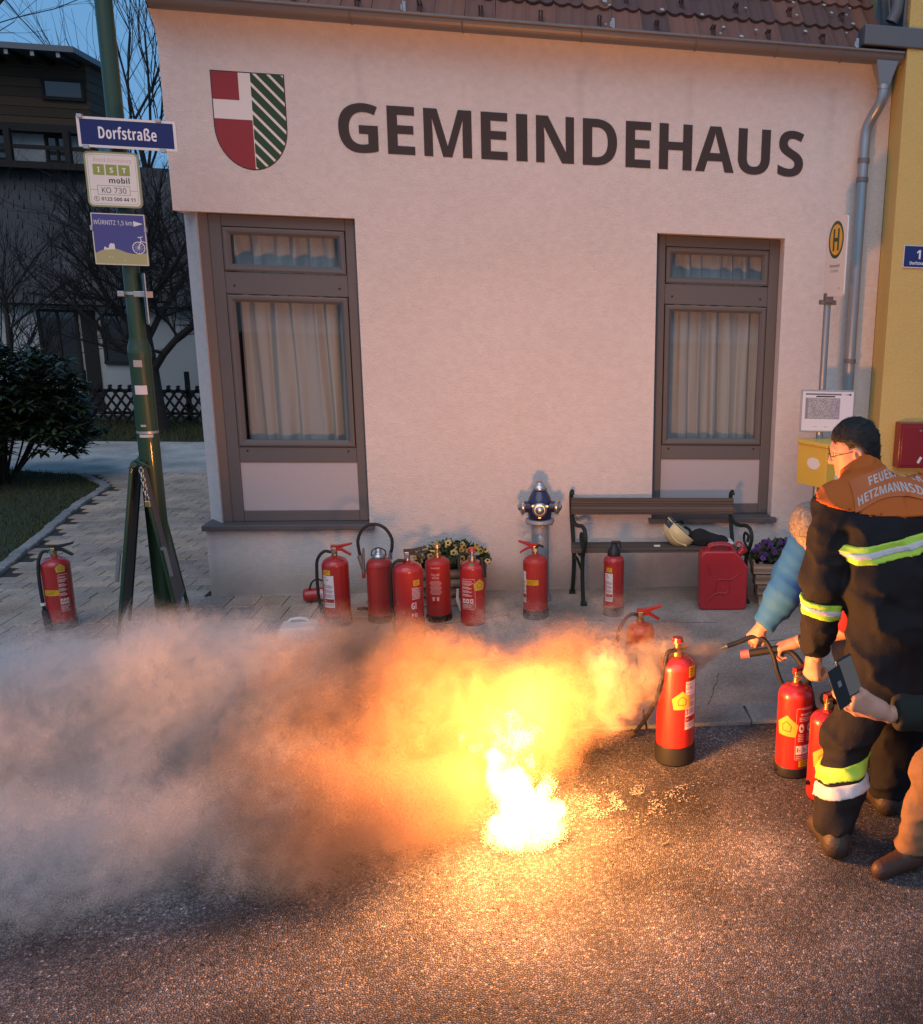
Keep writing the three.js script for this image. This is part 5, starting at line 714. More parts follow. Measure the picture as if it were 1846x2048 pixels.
// a hand: wrist at the origin, fingers along -y, palm towards +z, thumb on the +x side (mirror flips it)
function handGeo(curl, spread = 0.05, thumb = 0.6, mirror = 1) {
  const f = [], L = [[0.045, 0.026, 0.02], [0.05, 0.03, 0.022], [0.046, 0.028, 0.021], [0.036, 0.022, 0.018]];
  f.push(union([capsule([0.024, -0.085, 0], [0.016, -0.012, 0], 0.0145, 0.018), capsule([0.0, -0.09, 0], [0, -0.01, 0], 0.0155, 0.019), capsule([-0.026, -0.08, 0], [-0.014, -0.01, 0], 0.014, 0.018), capsule([0, 0.03, 0], [0, -0.02, 0], 0.026, 0.022)], 0.02));
  for (let i = 0; i < 4; i++) {
    const c = Array.isArray(curl) ? curl[i] : curl; let p = V(0.031 - i * 0.0205, -0.088 + (i === 3 ? 0.012 : i === 0 ? 0.003 : 0), 0), a = 0; const side = (1.5 - i) * spread, chain = [];
    for (let k = 0; k < 3; k++) { a += c * [0.9, 1.1, 0.75][k]; const q = p.clone().add(V(Math.sin(side) * Math.cos(a) * L[i][k], -Math.cos(a) * L[i][k], Math.sin(a) * L[i][k])); const r = 0.0098 - k * 0.0009 - (i === 3 ? 0.0012 : 0); chain.push(capsule(p.toArray(), q.toArray(), r, r - 0.0008)); p = q; } f.push(union(chain, 0.004));
  }
  const t0 = V(0.02, -0.025, 0.006), t1 = t0.clone().add(V(0.034 * Math.cos(thumb * 0.6), -0.026, 0.018 + 0.014 * thumb)), t2 = t1.clone().add(V(0.016 - 0.02 * thumb, -0.026, 0.012 + 0.012 * thumb)), t3 = t2.clone().add(V(0.002 - 0.02 * thumb, -0.022, 0.004 + 0.006 * thumb));
  f.push(union([capsule(t0.toArray(), t1.toArray(), 0.018, 0.0125), capsule(t1.toArray(), t2.toArray(), 0.0122, 0.0108), capsule(t2.toArray(), t3.toArray(), 0.0108, 0.009)], 0.006));
  const palm = f[0], rest = f.slice(1), g = iso((x, y, z) => { let d = palm(x, y, z), e = 1; for (const q of rest) e = Math.min(e, q(x, y, z)); return smin(d, e, 0.008); }, [-0.07, -0.22, -0.05], [0.095, 0.06, 0.13], 0.0036);
  if (mirror < 0) { g.scale(-1, 1, 1); const i = g.index.array; for (let k = 0; k < i.length; k += 3) { const t = i[k]; i[k] = i[k + 1]; i[k + 1] = t; } g.computeVertexNormals(); }
  return g;
}
// place geometry with its +y and +z axes along the given directions
function frameMatrix(pos, up, fwd) { const y = V(...up).normalize(), z0 = V(...fwd), x = y.clone().cross(z0).normalize(), z = x.clone().cross(y).normalize(); return new THREE.Matrix4().makeBasis(x, y, z).setPosition(...pos); }
const cloth = (c, rough = 0.85, b = 0.002) => phys(c, rough, { specularIntensity: 0.5, bumpMap: withBump(GRAIN, 16), bumpScale: b * 0.35 });
const fold = (f, a, s, o = 0) => (x, y, z) => { const d = f(x, y, z); return Math.abs(d) > 0.08 ? d : d + a * 1.4 * fbm(x * s + o, y * s * 0.7, z * s, 3) + a * 0.55 * Math.sin(y * 24 + x * 20 * Math.sin(o + 1) + 9 * fbm(x * 3, y * 3, z * 3 + o, 2)) * smooth(perlin.noise(x * 4 + o, y * 4, z * 4), -0.2, 0.5) - a * 1.1 * Math.pow(Math.max(0, 1 - 3.2 * Math.abs(fbm(x * s * 0.55 + 3 + o, y * s * 0.8, z * s * 0.55, 2))), 2); };
const slab = (f, n, d, h, off) => (x, y, z) => Math.max(f(x, y, z) - off, Math.abs(x * n[0] + y * n[1] + z * n[2] - d) - h);
const chainF = (pts, k = 0.05) => { const l = []; for (let i = 0; i < pts.length - 1; i++) l.push(capsule(pts[i], pts[i + 1], pts[i][3], pts[i + 1][3])); return union(l, k); };
const bounds = (pts, m = 0.12) => { const lo = [9, 9, 9], hi = [-9, -9, -9]; for (const p of pts) for (let k = 0; k < 3; k++) { lo[k] = Math.min(lo[k], p[k] - (p[3] ?? 0) - m); hi[k] = Math.max(hi[k], p[k] + (p[3] ?? 0) + m); } return [lo, hi]; };
const bandM = { lime: phys([0.42, 0.68, 0.06], 0.5, { sheen: 0.3 }), silver: phys([0.55, 0.56, 0.58], 0.42, { bumpMap: withBump(GRAIN, 20), bumpScale: 0.0008 }) };
function eyesGeo() { return [-1, 1].map((s) => new THREE.SphereGeometry(0.0115, 12, 10).translate(s * 0.031, 0.005, 0.081)); }

{ // firefighter, seen from behind
  const P = thing('person', 'firefighter in dark jacket with orange yoke and lime bands, bending down, seen from behind', 'person', [0, 0, 0]);
  const shL = [1.745, 1.475, 3.56, 0.08], elL = [1.705, 1.15, 3.6, 0.077], wrL = [1.73, 0.80, 3.5, 0.062], shR = [2.19, 1.5, 3.5, 0.09], elR = [2.36, 1.22, 3.4, 0.085], wrR = [2.3, 0.92, 3.25, 0.065];
  const torso = union([capsule([1.80, 1.475, 3.54], [2.15, 1.5, 3.5], 0.085, 0.085), capsule([1.875, 1.36, 3.58], [2.15, 1.38, 3.56], 0.135, 0.135), capsule([1.925, 1.16, 3.65], [2.17, 1.17, 3.63], 0.15, 0.15), capsule([1.965, 0.94, 3.70], [2.2, 0.94, 3.68], 0.155, 0.155), capsule([1.965, 0.73, 3.71], [2.24, 0.73, 3.69], 0.175, 0.175), capsule([1.93, 1.52, 3.5], [1.915, 1.585, 3.46], 0.09, 0.085)], 0.09);
  const hem = (f) => (x, y, z) => Math.max(f(x, y, z), 0.615 - y + 0.03 * (x - 2));
  const armL = chainF([shL, elL, wrL], 0.06), armR = chainF([shR, elR, wrR], 0.06), cuff = (x, y, z) => Math.max(fold(armL, 0.018, 7, 3)(x, y, z), 0.775 - y);
  const jk = (x, y, z) => smin(smin(fold(torso, 0.02, 6)(x, y, z), cuff(x, y, z), 0.035), armR(x, y, z), 0.05), jacket = hem(jk);
  const dark = cloth([0.012, 0.0115, 0.0135], 0.85, 0.003), orange = cloth([0.5, 0.115, 0.018], 0.8);
  part('jacket', iso(jacket, [1.5, 0.58, 3.1], [2.55, 1.72, 3.98], 0.0098), dark, P);
  // yoke, stripes
  const top = (x, y, z) => Math.max(jk(x, y, z) - 0.006, 1.515 + 0.10 * (x - 1.8) - 0.28 * (z - 3.6) - y - 0.06 * Math.sin((x - 1.7) * 4));
  part('yoke', iso(top, [1.58, 1.36, 3.3], [2.4, 1.72, 3.78], 0.009), orange, P);
  const tn = [-0.18, 0.98, 0.05], td = -0.18 * 2.0 + 0.98 * 1.335 + 0.05 * 3.7, tor = fold(torso, 0.02, 6);
  part('reflective_band', iso(slab(tor, tn, td, 0.038, 0.008), [1.68, 1.15, 3.38], [2.4, 1.5, 3.85], 0.0075), bandM.lime, P); part('reflective_band', iso(slab(tor, tn, td, 0.013, 0.0125), [1.68, 1.15, 3.38], [2.4, 1.5, 3.85], 0.0065), bandM.silver, P);
  const an = [0.12, 0.985, 0.1], ad = 0.12 * 1.69 + 0.985 * 1.03 + 0.1 * 3.58, aL = fold(armL, 0.018, 7, 3);
  part('reflective_band', iso(slab(aL, an, ad, 0.036, 0.008), [1.55, 0.93, 3.4], [1.85, 1.14, 3.75], 0.0065), bandM.lime, P); part('reflective_band', iso(slab(aL, an, ad, 0.012, 0.012), [1.55, 0.93, 3.4], [1.85, 1.14, 3.75], 0.006), bandM.silver, P);
  const hb = (x, y, z) => Math.max(hem(fold(torso, 0.02, 6))(x, y, z) - 0.008, Math.abs(y - 0.655 - 0.03 * (x - 2)) - 0.03);
  part('reflective_band', iso(hb, [1.74, 0.58, 3.45], [2.5, 0.73, 3.95], 0.008), bandM.lime, P); part('reflective_band', iso((x, y, z) => Math.max(hem(fold(torso, 0.02, 6))(x, y, z) - 0.012, Math.abs(y - 0.655 - 0.03 * (x - 2)) - 0.011), [1.74, 0.6, 3.45], [2.5, 0.72, 3.95], 0.0065), bandM.silver, P);
  { // lettering across the shoulders, laid on the yoke
    const N = 60, Mv = 10, pos = [], uv = [], idx = [], f = (x, y, z) => jk(x, y, z) - 0.009;
    for (let j = 0; j <= Mv; j++) for (let i = 0; i <= N; i++) { const u = i / N, v = j / Mv, x = 1.80 + u * 0.42, y = 1.478 + v * 0.115 + 0.06 * Math.sin(u * 3.0) - 0.005; let z = 3.95; for (let k = 0; k < 60; k++) { const d = f(x, y, z); if (d < 0.0006) break; z -= Math.min(d * 0.8, 0.03); } let yy = y; while (z < 3.36 && yy > 1.4) { yy -= 0.006; z = 3.95; for (let k = 0; k < 60; k++) { const d = f(x, yy, z); if (d < 0.0006) break; z -= Math.min(d * 0.8, 0.03); } } pos.push(x, yy, z + 0.003); uv.push(u, v); }
    for (let j = 0; j < Mv; j++) for (let i = 0; i < N; i++) { const a = j * (N + 1) + i; idx.push(a, a + 1, a + N + 2, a, a + N + 2, a + N + 1); }
    const g = new THREE.BufferGeometry(); g.setAttribute('position', new THREE.Float32BufferAttribute(pos, 3)); g.setAttribute('uv', new THREE.Float32BufferAttribute(uv, 2)); g.setIndex(idx); g.computeVertexNormals();
    part('lettering', g, phys(0xffffff, 0.6, { map: canvasTex(1024, 300, (c, w, h) => { c.fillStyle = '#bc5f24'; c.fillRect(0, 0, w, h); c.fillStyle = '#b9b4ae'; c.textAlign = 'center'; c.font = 'bold 118px sans-serif'; c.fillText('FEUERWEHR', w / 2, 124, 640); c.fillText('HETZMANNSDORF', w / 2, 254, 960); }) }), P);
  }
  // trousers and boots
  const legL = chainF([[2.0, 0.82, 3.71, 0.13], [1.84, 0.47, 3.70, 0.098], [1.755, 0.12, 3.84, 0.082]], 0.05), legR = chainF([[2.18, 0.82, 3.69, 0.13], [2.17, 0.45, 3.5, 0.1], [2.1, 0.1, 3.55, 0.085]], 0.05);
  const lg = (x, y, z) => Math.max(Math.min(fold(legL, 0.02, 7, 9)(x, y, z), fold(legR, 0.02, 7, 5)(x, y, z)), 0.075 - y);
  part('trousers', iso(lg, [1.6, 0.03, 3.3], [2.45, 0.98, 4.02], 0.0125), dark, P);
  const ln = [-0.2, 0.96, -0.2], lp = (d) => -0.2 * 1.80 + 0.96 * d - 0.2 * 3.75, lf = fold(legL, 0.02, 7, 9);
  part('reflective_band', iso(slab(lf, ln, lp(0.345), 0.028, 0.008), [1.62, 0.2, 3.55], [2.0, 0.47, 3.95], 0.0065), bandM.lime, P); part('reflective_band', iso(slab(lf, ln, lp(0.275), 0.027, 0.008), [1.62, 0.15, 3.55], [2.0, 0.42, 3.95], 0.0065), bandM.silver, P);
  const boot = (x0, z0, dx) => union([capsule([x0, 0.05, z0 + 0.03], [x0 + dx, 0.04, z0 - 0.17], 0.05, 0.042), capsule([x0, 0.05, z0 + 0.02], [x0 + 0.01, 0.15, z0 - 0.01], 0.052, 0.05)], 0.04);
  const bf = (x0, z0, dx) => { const b = boot(x0, z0, dx); return iso((x, y, z) => Math.max(b(x, y, z), 0.002 - y), [x0 - 0.13, -0.01, z0 - 0.28], [x0 + 0.13, 0.26, z0 + 0.13], 0.009); };
  const leather = std([0.03, 0.02, 0.014], 0.6, { bumpMap: withBump(GRAIN, 8), bumpScale: 0.002 }); part('boot', bf(1.745, 3.86, -0.03), leather, P); part('boot', bf(2.09, 3.56, -0.04), leather, P);
  // body: head turned to the left and down, left hand on the extinguisher
  const HM = frameMatrix([1.875, 1.70, 3.40], [-0.28, 0.95, 0.05], [-0.86, -0.42, -0.26]), hM = frameMatrix([1.722, 0.755, 3.49], [0.0, 0.97, 0.2], [0.75, 0.0, -0.5]);
  const core = iso(union([capsule([2.07, 0.9, 3.69], [1.99, 1.35, 3.58], 0.1, 0.1), chainF([shL, elL, [wrL[0], 0.74, wrL[2], 0.03]].map((p) => [p[0], p[1], p[2], Math.min(p[3], 0.04)])), chainF([shR, elR, wrR].map((p) => [p[0], p[1], p[2], 0.04])), capsule([2.0, 0.85, 3.7], [1.84, 0.47, 3.72], 0.07, 0.05), capsule([1.84, 0.47, 3.72], [1.755, 0.12, 3.84], 0.05, 0.04), capsule([2.18, 0.85, 3.69], [2.17, 0.45, 3.52], 0.07, 0.05), capsule([2.17, 0.45, 3.52], [2.1, 0.1, 3.55], 0.05, 0.04), capsule([1.95, 1.48, 3.5], [1.89, 1.6, 3.42], 0.06, 0.055), capsule([1.85, 1.48, 3.54], [2.1, 1.5, 3.5], 0.07, 0.07)], 0.05), [1.55, 0.03, 3.1], [2.5, 1.7, 3.98], 0.024);
  part('body', [core, headGeo().applyMatrix4(HM), handGeo([1.0, 1.05, 1.1, 1.15], 0.06, 0.7, 1).scale(1.2, 1.2, 1.2).applyMatrix4(hM)], skin, P);
  { const cap = hairGeo((x, y, z) => y * 0.6 - z * 0.95 - 0.0 + (y > 0.06 ? 0.055 : 0.0) + Math.min(0, (y + 0.03)) * 0.5 + 0.012, 0.009, 0.006); part('hair', [cap.clone(), strands(cap, 5000, 0.03, [0, -0.4, -0.9])].map((g) => g.applyMatrix4(HM)), std([0.012, 0.010, 0.009], 0.7, { side: THREE.DoubleSide }), P); }
  part('eye', eyesGeo().map((g) => g.applyMatrix4(HM)), std([0.5, 0.48, 0.45], 0.3), P);
  part('glasses', [...[-1, 1].flatMap((s) => [new THREE.TorusGeometry(0.019, 0.0016, 6, 20).scale(1.15, 0.85, 1).translate(s * 0.031, 0.0, 0.108), bar([s * 0.053, 0.003, 0.106], [s * 0.081, 0.012, 0.0], 0.0018, 0.0018, 6)]), bar([-0.01, 0.002, 0.112], [0.01, 0.002, 0.112], 0.0016, 0.0016, 6)].map((g) => g.applyMatrix4(HM)), M.black, P);
  part('lanyard', [tube([[1.83, 1.12, 3.5], [1.80, 1.0, 3.52], [1.79, 0.94, 3.53]], 0.013, 12, 8)], std([0.45, 0.03, 0.05], 0.7), P); part('carabiner', [new THREE.TorusGeometry(0.022, 0.005, 8, 18).scale(0.8, 1.4, 1).rotateZ(-0.5).translate(1.785, 0.885, 3.54)], M.steel, P);
}
{ // person in the blue jacket, working the nozzle
  const P = thing('person', 'fair haired person in blue quilted jacket bending forward and pointing an extinguisher hose', 'person', [0, 0, 0]);
  const sh = [1.885, 1.075, 2.70, 0.092], el = [1.76, 0.82, 2.78, 0.083], wr = [1.668, 0.672, 2.79, 0.062], sh2 = [2.0, 1.05, 2.42, 0.09], el2 = [1.9, 0.8, 2.35, 0.08], wr2 = [1.85, 0.62, 2.45, 0.06];
  const tor = union([capsule([1.94, 1.07, 2.66], [2.02, 1.05, 2.44], 0.1, 0.1), capsule([2.1, 0.98, 2.64], [2.12, 0.97, 2.44], 0.14, 0.14), capsule([2.26, 0.86, 2.64], [2.28, 0.86, 2.46], 0.14, 0.14)], 0.09), arm = chainF([sh, el, wr], 0.05), arm2 = chainF([sh2, el2, wr2], 0.05);
  const quilt = (x, y, z) => 0.0035 * Math.abs(Math.sin((y * 0.8 + x * 0.55) * 52)), f = (x, y, z) => smin(smin(tor(x, y, z), Math.max(arm(x, y, z), -((x - 1.663) * 0.6 + (y - 0.655) * 0.8) * 1), 0.05), arm2(x, y, z), 0.05) - 0.004 + quilt(x, y, z) + 0.012 * fbm(x * 7, y * 7, z * 7, 3);
  part('jacket', iso(f, [1.55, 0.5, 2.2], [2.5, 1.3, 3.0], 0.011), cloth([0.035, 0.16, 0.40], 0.7), P);
  const lg = union([chainF([[2.3, 0.82, 2.62, 0.12], [2.22, 0.45, 2.62, 0.09], [2.3, 0.1, 2.66, 0.07]]), chainF([[2.32, 0.82, 2.46, 0.12], [2.26, 0.45, 2.42, 0.09], [2.36, 0.1, 2.4, 0.07]])], 0.03); part('trousers', iso((x, y, z) => Math.max(fold(lg, 0.012, 7)(x, y, z), 0.06 - y), [2.05, 0.03, 2.2], [2.55, 1.0, 2.85], 0.018), cloth([0.03, 0.035, 0.06]), P);
  for (const [x, z] of [[2.28, 2.66], [2.34, 2.4]]) { const b = capsule([x, 0.045, z], [x - 0.17, 0.04, z], 0.045, 0.04); part('shoe', iso((a, c, d) => Math.max(b(a, c, d), 0.002 - c), [x - 0.27, -0.01, z - 0.1], [x + 0.1, 0.12, z + 0.1], 0.012), M.black, P); }
  const HM = frameMatrix([1.895, 1.165, 2.74], [-0.3, 0.82, 0.42], [-0.25, -0.5, 0.75]), hM = frameMatrix([1.65, 0.65, 2.79], [0.55, 0.78, 0.0], [0.35, -0.5, -0.75]);
  const core = iso(union([capsule([2.27, 0.86, 2.55], [2.0, 1.05, 2.56], 0.1, 0.09), chainF([sh, el, wr].map((p) => [p[0], p[1], p[2], 0.038])), capsule([wr[0], wr[1], wr[2]], [1.652, 0.652, 2.79], 0.028, 0.026), chainF([sh2, el2, wr2].map((p) => [p[0], p[1], p[2], 0.038])), capsule([1.98, 1.07, 2.6], [1.91, 1.1, 2.68], 0.055, 0.055), chainF([[2.3, 0.82, 2.6, 0.07], [2.22, 0.45, 2.6, 0.05], [2.3, 0.1, 2.66, 0.04]]), chainF([[2.3, 0.82, 2.48, 0.07], [2.26, 0.45, 2.42, 0.05], [2.36, 0.1, 2.4, 0.04]])], 0.05), [1.58, 0.03, 2.2], [2.5, 1.3, 2.95], 0.022);
  part('body', [core, headGeo().applyMatrix4(HM), handGeo([1.0, 1.05, 1.1, 1.15], 0.03, 0.85, -1).applyMatrix4(hM)], skin, P);
  { const cap = hairGeo((x, y, z) => y * 0.7 - z * 0.8 + 0.03 + (y > 0.05 ? 0.03 : 0), 0.014, 0.006); part('hair', [cap.clone(), strands(cap, 9000, 0.042, [0.1, -0.8, 0.25])].map((g) => g.applyMatrix4(HM)), std([0.34, 0.285, 0.225], 0.7, { side: THREE.DoubleSide }), P); }
  part('eye', eyesGeo().map((g) => g.applyMatrix4(HM)), std([0.5, 0.48, 0.45], 0.3), P);
}
{ // second trainee, almost hidden behind the firefighter
  const P = thing('person', 'person hidden behind the firefighter, bare forearm with a watch reaching out holding a black nozzle', 'person', [0, 0, 0]);
  const sh = [2.08, 0.95, 3.02, 0.08], el = [2.04, 0.70, 3.02, 0.045], wr = [1.838, 0.592, 2.87, 0.029];
  const tor = union([capsule([2.1, 0.95, 3.06], [2.16, 0.95, 2.9], 0.09, 0.09), capsule([2.2, 0.8, 3.06], [2.22, 0.8, 2.92], 0.12, 0.12), capsule([2.3, 0.62, 3.06], [2.3, 0.62, 2.94], 0.13, 0.13)], 0.08), up = capsule(sh, [2.045, 0.74, 3.02], 0.075, 0.06);
  part('sweater', iso((x, y, z) => smin(tor(x, y, z), up(x, y, z), 0.05) + 0.01 * fbm(x * 8, y * 8, z * 8, 2), [1.9, 0.4, 2.7], [2.5, 1.15, 3.25], 0.015), cloth([0.32, 0.03, 0.04]), P);
  const lg = union([chainF([[2.3, 0.6, 3.05, 0.11], [2.1, 0.38, 3.05, 0.085], [2.3, 0.08, 3.08, 0.065]]), chainF([[2.3, 0.6, 2.95, 0.11], [2.14, 0.38, 2.9, 0.085], [2.34, 0.08, 2.88, 0.065]])], 0.03); part('trousers', iso((x, y, z) => Math.max(lg(x, y, z), 0.05 - y), [1.95, 0.03, 2.75], [2.5, 0.78, 3.25], 0.018), cloth([0.02, 0.022, 0.03]), P);
  for (const z of [3.08, 2.88]) { const b = capsule([2.31, 0.045, z], [2.15, 0.04, z], 0.045, 0.04); part('shoe', iso((a, c, d) => Math.max(b(a, c, d), 0.002 - c), [2.05, -0.01, z - 0.1], [2.42, 0.12, z + 0.1], 0.014), M.black, P); }
  const hM = frameMatrix([1.825, 0.583, 2.862], [0.86, 0.34, 0.3], [0.1, -0.9, -0.1]), HM = frameMatrix([2.06, 1.13, 3.0], [-0.5, 0.85, 0], [-0.8, -0.5, 0]);
  const fore = iso(union([capsule(el, wr, 0.044, 0.03), capsule(wr, [1.827, 0.584, 2.863], 0.028, 0.027)], 0.02), [1.77, 0.5, 2.78], [2.12, 0.8, 3.1], 0.008);
  const core = iso(union([capsule([2.3, 0.6, 3.0], [2.12, 0.95, 2.98], 0.09, 0.08), capsule(sh, el, 0.04, 0.042), capsule([2.12, 0.97, 3.0], [2.08, 1.08, 3.0], 0.05, 0.05), chainF([[2.3, 0.6, 3.05, 0.07], [2.1, 0.38, 3.05, 0.05], [2.3, 0.08, 3.08, 0.04]]), chainF([[2.3, 0.6, 2.95, 0.07], [2.14, 0.38, 2.9, 0.05], [2.34, 0.08, 2.88, 0.04]])], 0.05), [1.9, 0.02, 2.7], [2.5, 1.25, 3.25], 0.022);
  part('body', [core, fore, headGeo().applyMatrix4(HM), handGeo([0.95, 1.0, 1.05, 1.1], 0.03, 0.75, 1).scale(1.12, 1.12, 1.12).applyMatrix4(hM)], skin, P);
  part('hair', hairGeo((x, y, z) => y * 0.7 - z * 0.9 + 0.01, 0.014, 0.01).applyMatrix4(HM), std([0.05, 0.03, 0.02], 0.8), P);
  const wd = V(el[0] - wr[0], el[1] - wr[1], el[2] - wr[2]).normalize(), wp = V(...wr).addScaledVector(wd, 0.02), q = new THREE.Quaternion().setFromUnitVectors(V(0, 1, 0), wd);
  part('watch', [lathe([[0.031, -0.01], [0.034, -0.01], [0.034, 0.01], [0.031, 0.01], [0.031, -0.01]], 24).applyQuaternion(q).translate(wp.x, wp.y, wp.z)], M.rubber, P); part('watch_case', [cyl(0.014, 0.014, 0.009).rotateX(1.2).translate(wp.x - 0.005, wp.y - 0.022, wp.z + 0.028)], M.steel, P);
}
{ // hoses of the two extinguishers in use
  const h = thing('extinguisher_hose', 'black hose with brass jet nozzle held in the blue jacketed person\'s fist', 'hose');
  part('hose', tube([[1.46, 0.548, 2.80], [1.53, 0.572, 2.80], [1.60, 0.597, 2.80], [1.66, 0.585, 2.82], [1.70, 0.52, 2.86], [1.715, 0.44, 2.92], [1.73, 0.40, 3.0], [1.76, 0.43, 3.08], [1.765, 0.5, 3.12]], 0.0125, 60, 12), M.rubber, h); part('jet_nozzle', [bar([1.465, 0.549, 2.80], [1.425, 0.535, 2.80], 0.014, 0.008, 14)], M.brass, h);
  const g = thing('extinguisher_hose', 'black hose gun with a pink tip held in the hand with the watch', 'hose');
  part('hose', tube([[1.74, 0.545, 2.86], [1.80, 0.53, 2.88], [1.845, 0.47, 2.95], [1.86, 0.38, 3.05], [1.85, 0.34, 3.15], [1.875, 0.38, 3.3], [1.86, 0.48, 3.38]], 0.0145, 60, 12), M.rubber, g); part('gun', [bar([1.76, 0.55, 2.855], [1.58, 0.508, 2.81], 0.02, 0.021, 16)], M.rubber, g); part('tip', [bar([1.585, 0.509, 2.811], [1.54, 0.499, 2.80], 0.023, 0.023, 16)], std([0.6, 0.16, 0.16], 0.5), g);
}
{ // bystander at the right edge of the picture, filming with a phone
  const P = thing('person', 'bystander at the right edge in dark coat and brown trousers holding out a phone', 'person', [0, 0, 0]);
  const wr = [1.70, 0.872, 4.32, 0.04], el = [2.07, 0.86, 4.36, 0.065], sh = [2.3, 1.3, 4.3, 0.09];
  const tor = union([capsule([2.32, 1.32, 4.32], [2.5, 1.32, 4.05], 0.11, 0.11), capsule([2.33, 1.05, 4.3], [2.48, 1.05, 4.08], 0.15, 0.15), capsule([2.3, 0.8, 4.25], [2.42, 0.8, 4.05], 0.15, 0.15)], 0.08), arm = chainF([[1.775, 0.864, 4.33, 0.058], el, sh], 0.05), arm2 = chainF([[2.56, 1.3, 3.98, 0.085], [2.6, 0.95, 3.95, 0.07], [2.5, 0.7, 3.9, 0.055]], 0.05);
  part('coat', iso(fold((x, y, z) => Math.max(smin(smin(tor(x, y, z), arm(x, y, z), 0.05), arm2(x, y, z), 0.05), 1.765 - x), 0.012, 8), [1.72, 0.55, 3.8], [2.75, 1.5, 4.55], 0.0125), cloth([0.02, 0.022, 0.018], 0.9, 0.004), P);
  const lg = union([chainF([[2.3, 0.78, 4.2, 0.12], [2.1, 0.45, 4.03, 0.085], [2.04, 0.1, 4.0, 0.068]]), chainF([[2.42, 0.78, 4.08, 0.12], [2.4, 0.45, 3.95, 0.085], [2.4, 0.1, 3.98, 0.068]])], 0.03); part('trousers', iso((x, y, z) => Math.max(fold(lg, 0.014, 8)(x, y, z), 0.085 - y), [1.9, 0.04, 3.75], [2.6, 0.95, 4.4], 0.012), cloth([0.22, 0.13, 0.07]), P);
  for (const [x, z] of [[2.04, 4.0], [2.4, 3.98]]) { const b = union([capsule([x, 0.05, z], [x - 0.16, 0.035, z + 0.06], 0.05, 0.04), capsule([x, 0.06, z], [x, 0.15, z], 0.055, 0.062)], 0.03); part('boot', iso((a, c, d) => Math.max(b(a, c, d), 0.002 - c), [x - 0.28, -0.01, z - 0.12], [x + 0.12, 0.24, z + 0.18], 0.009), std([0.05, 0.022, 0.014], 0.6, { bumpMap: withBump(GRAIN, 8), bumpScale: 0.002 }), P); }
  const HM = frameMatrix([2.36, 1.62, 4.2], [0, 1, 0], [-0.9, -0.2, -0.2]), hM = frameMatrix([1.715, 0.878, 4.325], [0.86, -0.42, 0.05], [-0.1, 0.2, -0.95]);
  const core = iso(union([capsule([2.36, 0.8, 4.15], [2.4, 1.3, 4.18], 0.1, 0.1), capsule([2.4, 1.3, 4.18], [2.37, 1.5, 4.2], 0.06, 0.055), capsule(sh, el, 0.045, 0.04), capsule(el, wr, 0.04, 0.03), capsule([2.56, 1.3, 3.98], [2.6, 0.95, 3.95], 0.04, 0.04), capsule([2.6, 0.95, 3.95], [2.5, 0.7, 3.9], 0.04, 0.03), chainF([[2.3, 0.78, 4.2, 0.07], [2.1, 0.45, 4.03, 0.05], [2.04, 0.1, 4.0, 0.04]]), chainF([[2.42, 0.78, 4.08, 0.07], [2.4, 0.45, 3.95, 0.05], [2.4, 0.1, 3.98, 0.04]])], 0.04), [1.68, 0.03, 3.8], [2.75, 1.62, 4.5], 0.02);
  part('body', [core, headGeo().applyMatrix4(HM), handGeo([0.55, 0.6, 0.65, 0.75], 0.04, 0.55, -1).scale(1.18, 1.18, 1.18).applyMatrix4(hM)], skin, P);
  part('hair', hairGeo((x, y, z) => y * 0.7 - z * 0.9 + 0.02, 0.016, 0.012).applyMatrix4(HM), std([0.06, 0.04, 0.03], 0.8), P);
  const ph = thing('smartphone', 'black smartphone with an open flip cover in the bystander\'s hand', 'phone', [1.565, 1.0, 4.335], 0.12); ph.scale.setScalar(0.95); ph.rotation.set(-0.35, 0.38, 0.36);
  part('cover', rbox(0.076, 0.152, 0.005, 0.002, -0.043, 0, 0.004).rotateY(0.18), std([0.012, 0.012, 0.013], 0.6), ph); part('case', rbox(0.078, 0.152, 0.012, 0.005, 0.036, 0.012, -0.012), std([0.015, 0.015, 0.016], 0.35), ph); part('screen', rbox(0.07, 0.138, 0.001, 0.0004, 0.036, 0.012, -0.0055), phys([0.16, 0.1, 0.05], 0.1, { clearcoat: 1 }), ph);
  part('emblem', [rbox(0.02, 0.022, 0.001, 0.0003, -0.04, 0.012, 0.0075).rotateY(0.18)], std([0.2, 0.2, 0.21], 0.5), ph);
}

// ---------- the fire and the extinguisher powder and smoke ----------
// Both are real drifting matter: swarms of millimetre flakes, thick where the cloud is thick.
function swarmGeo(n, r, size) {
  const pos = []; for (let i = 0; i < n; i++) {
    const c = V(gauss() * r, gauss() * r, gauss() * r), q = new THREE.Quaternion(gauss(), gauss(), gauss(), gauss()).normalize(), s = size * rr(0.7, 1.3);
    for (let k = 0; k < 3; k++) { const a = k * 2.0944; const p = V(Math.cos(a) * s, Math.sin(a) * s, 0).applyQuaternion(q).add(c); pos.push(p.x, p.y, p.z); }
  }
  const g = new THREE.BufferGeometry(); g.setAttribute('position', new THREE.Float32BufferAttribute(pos, 3)); g.computeVertexNormals(); return g;
}
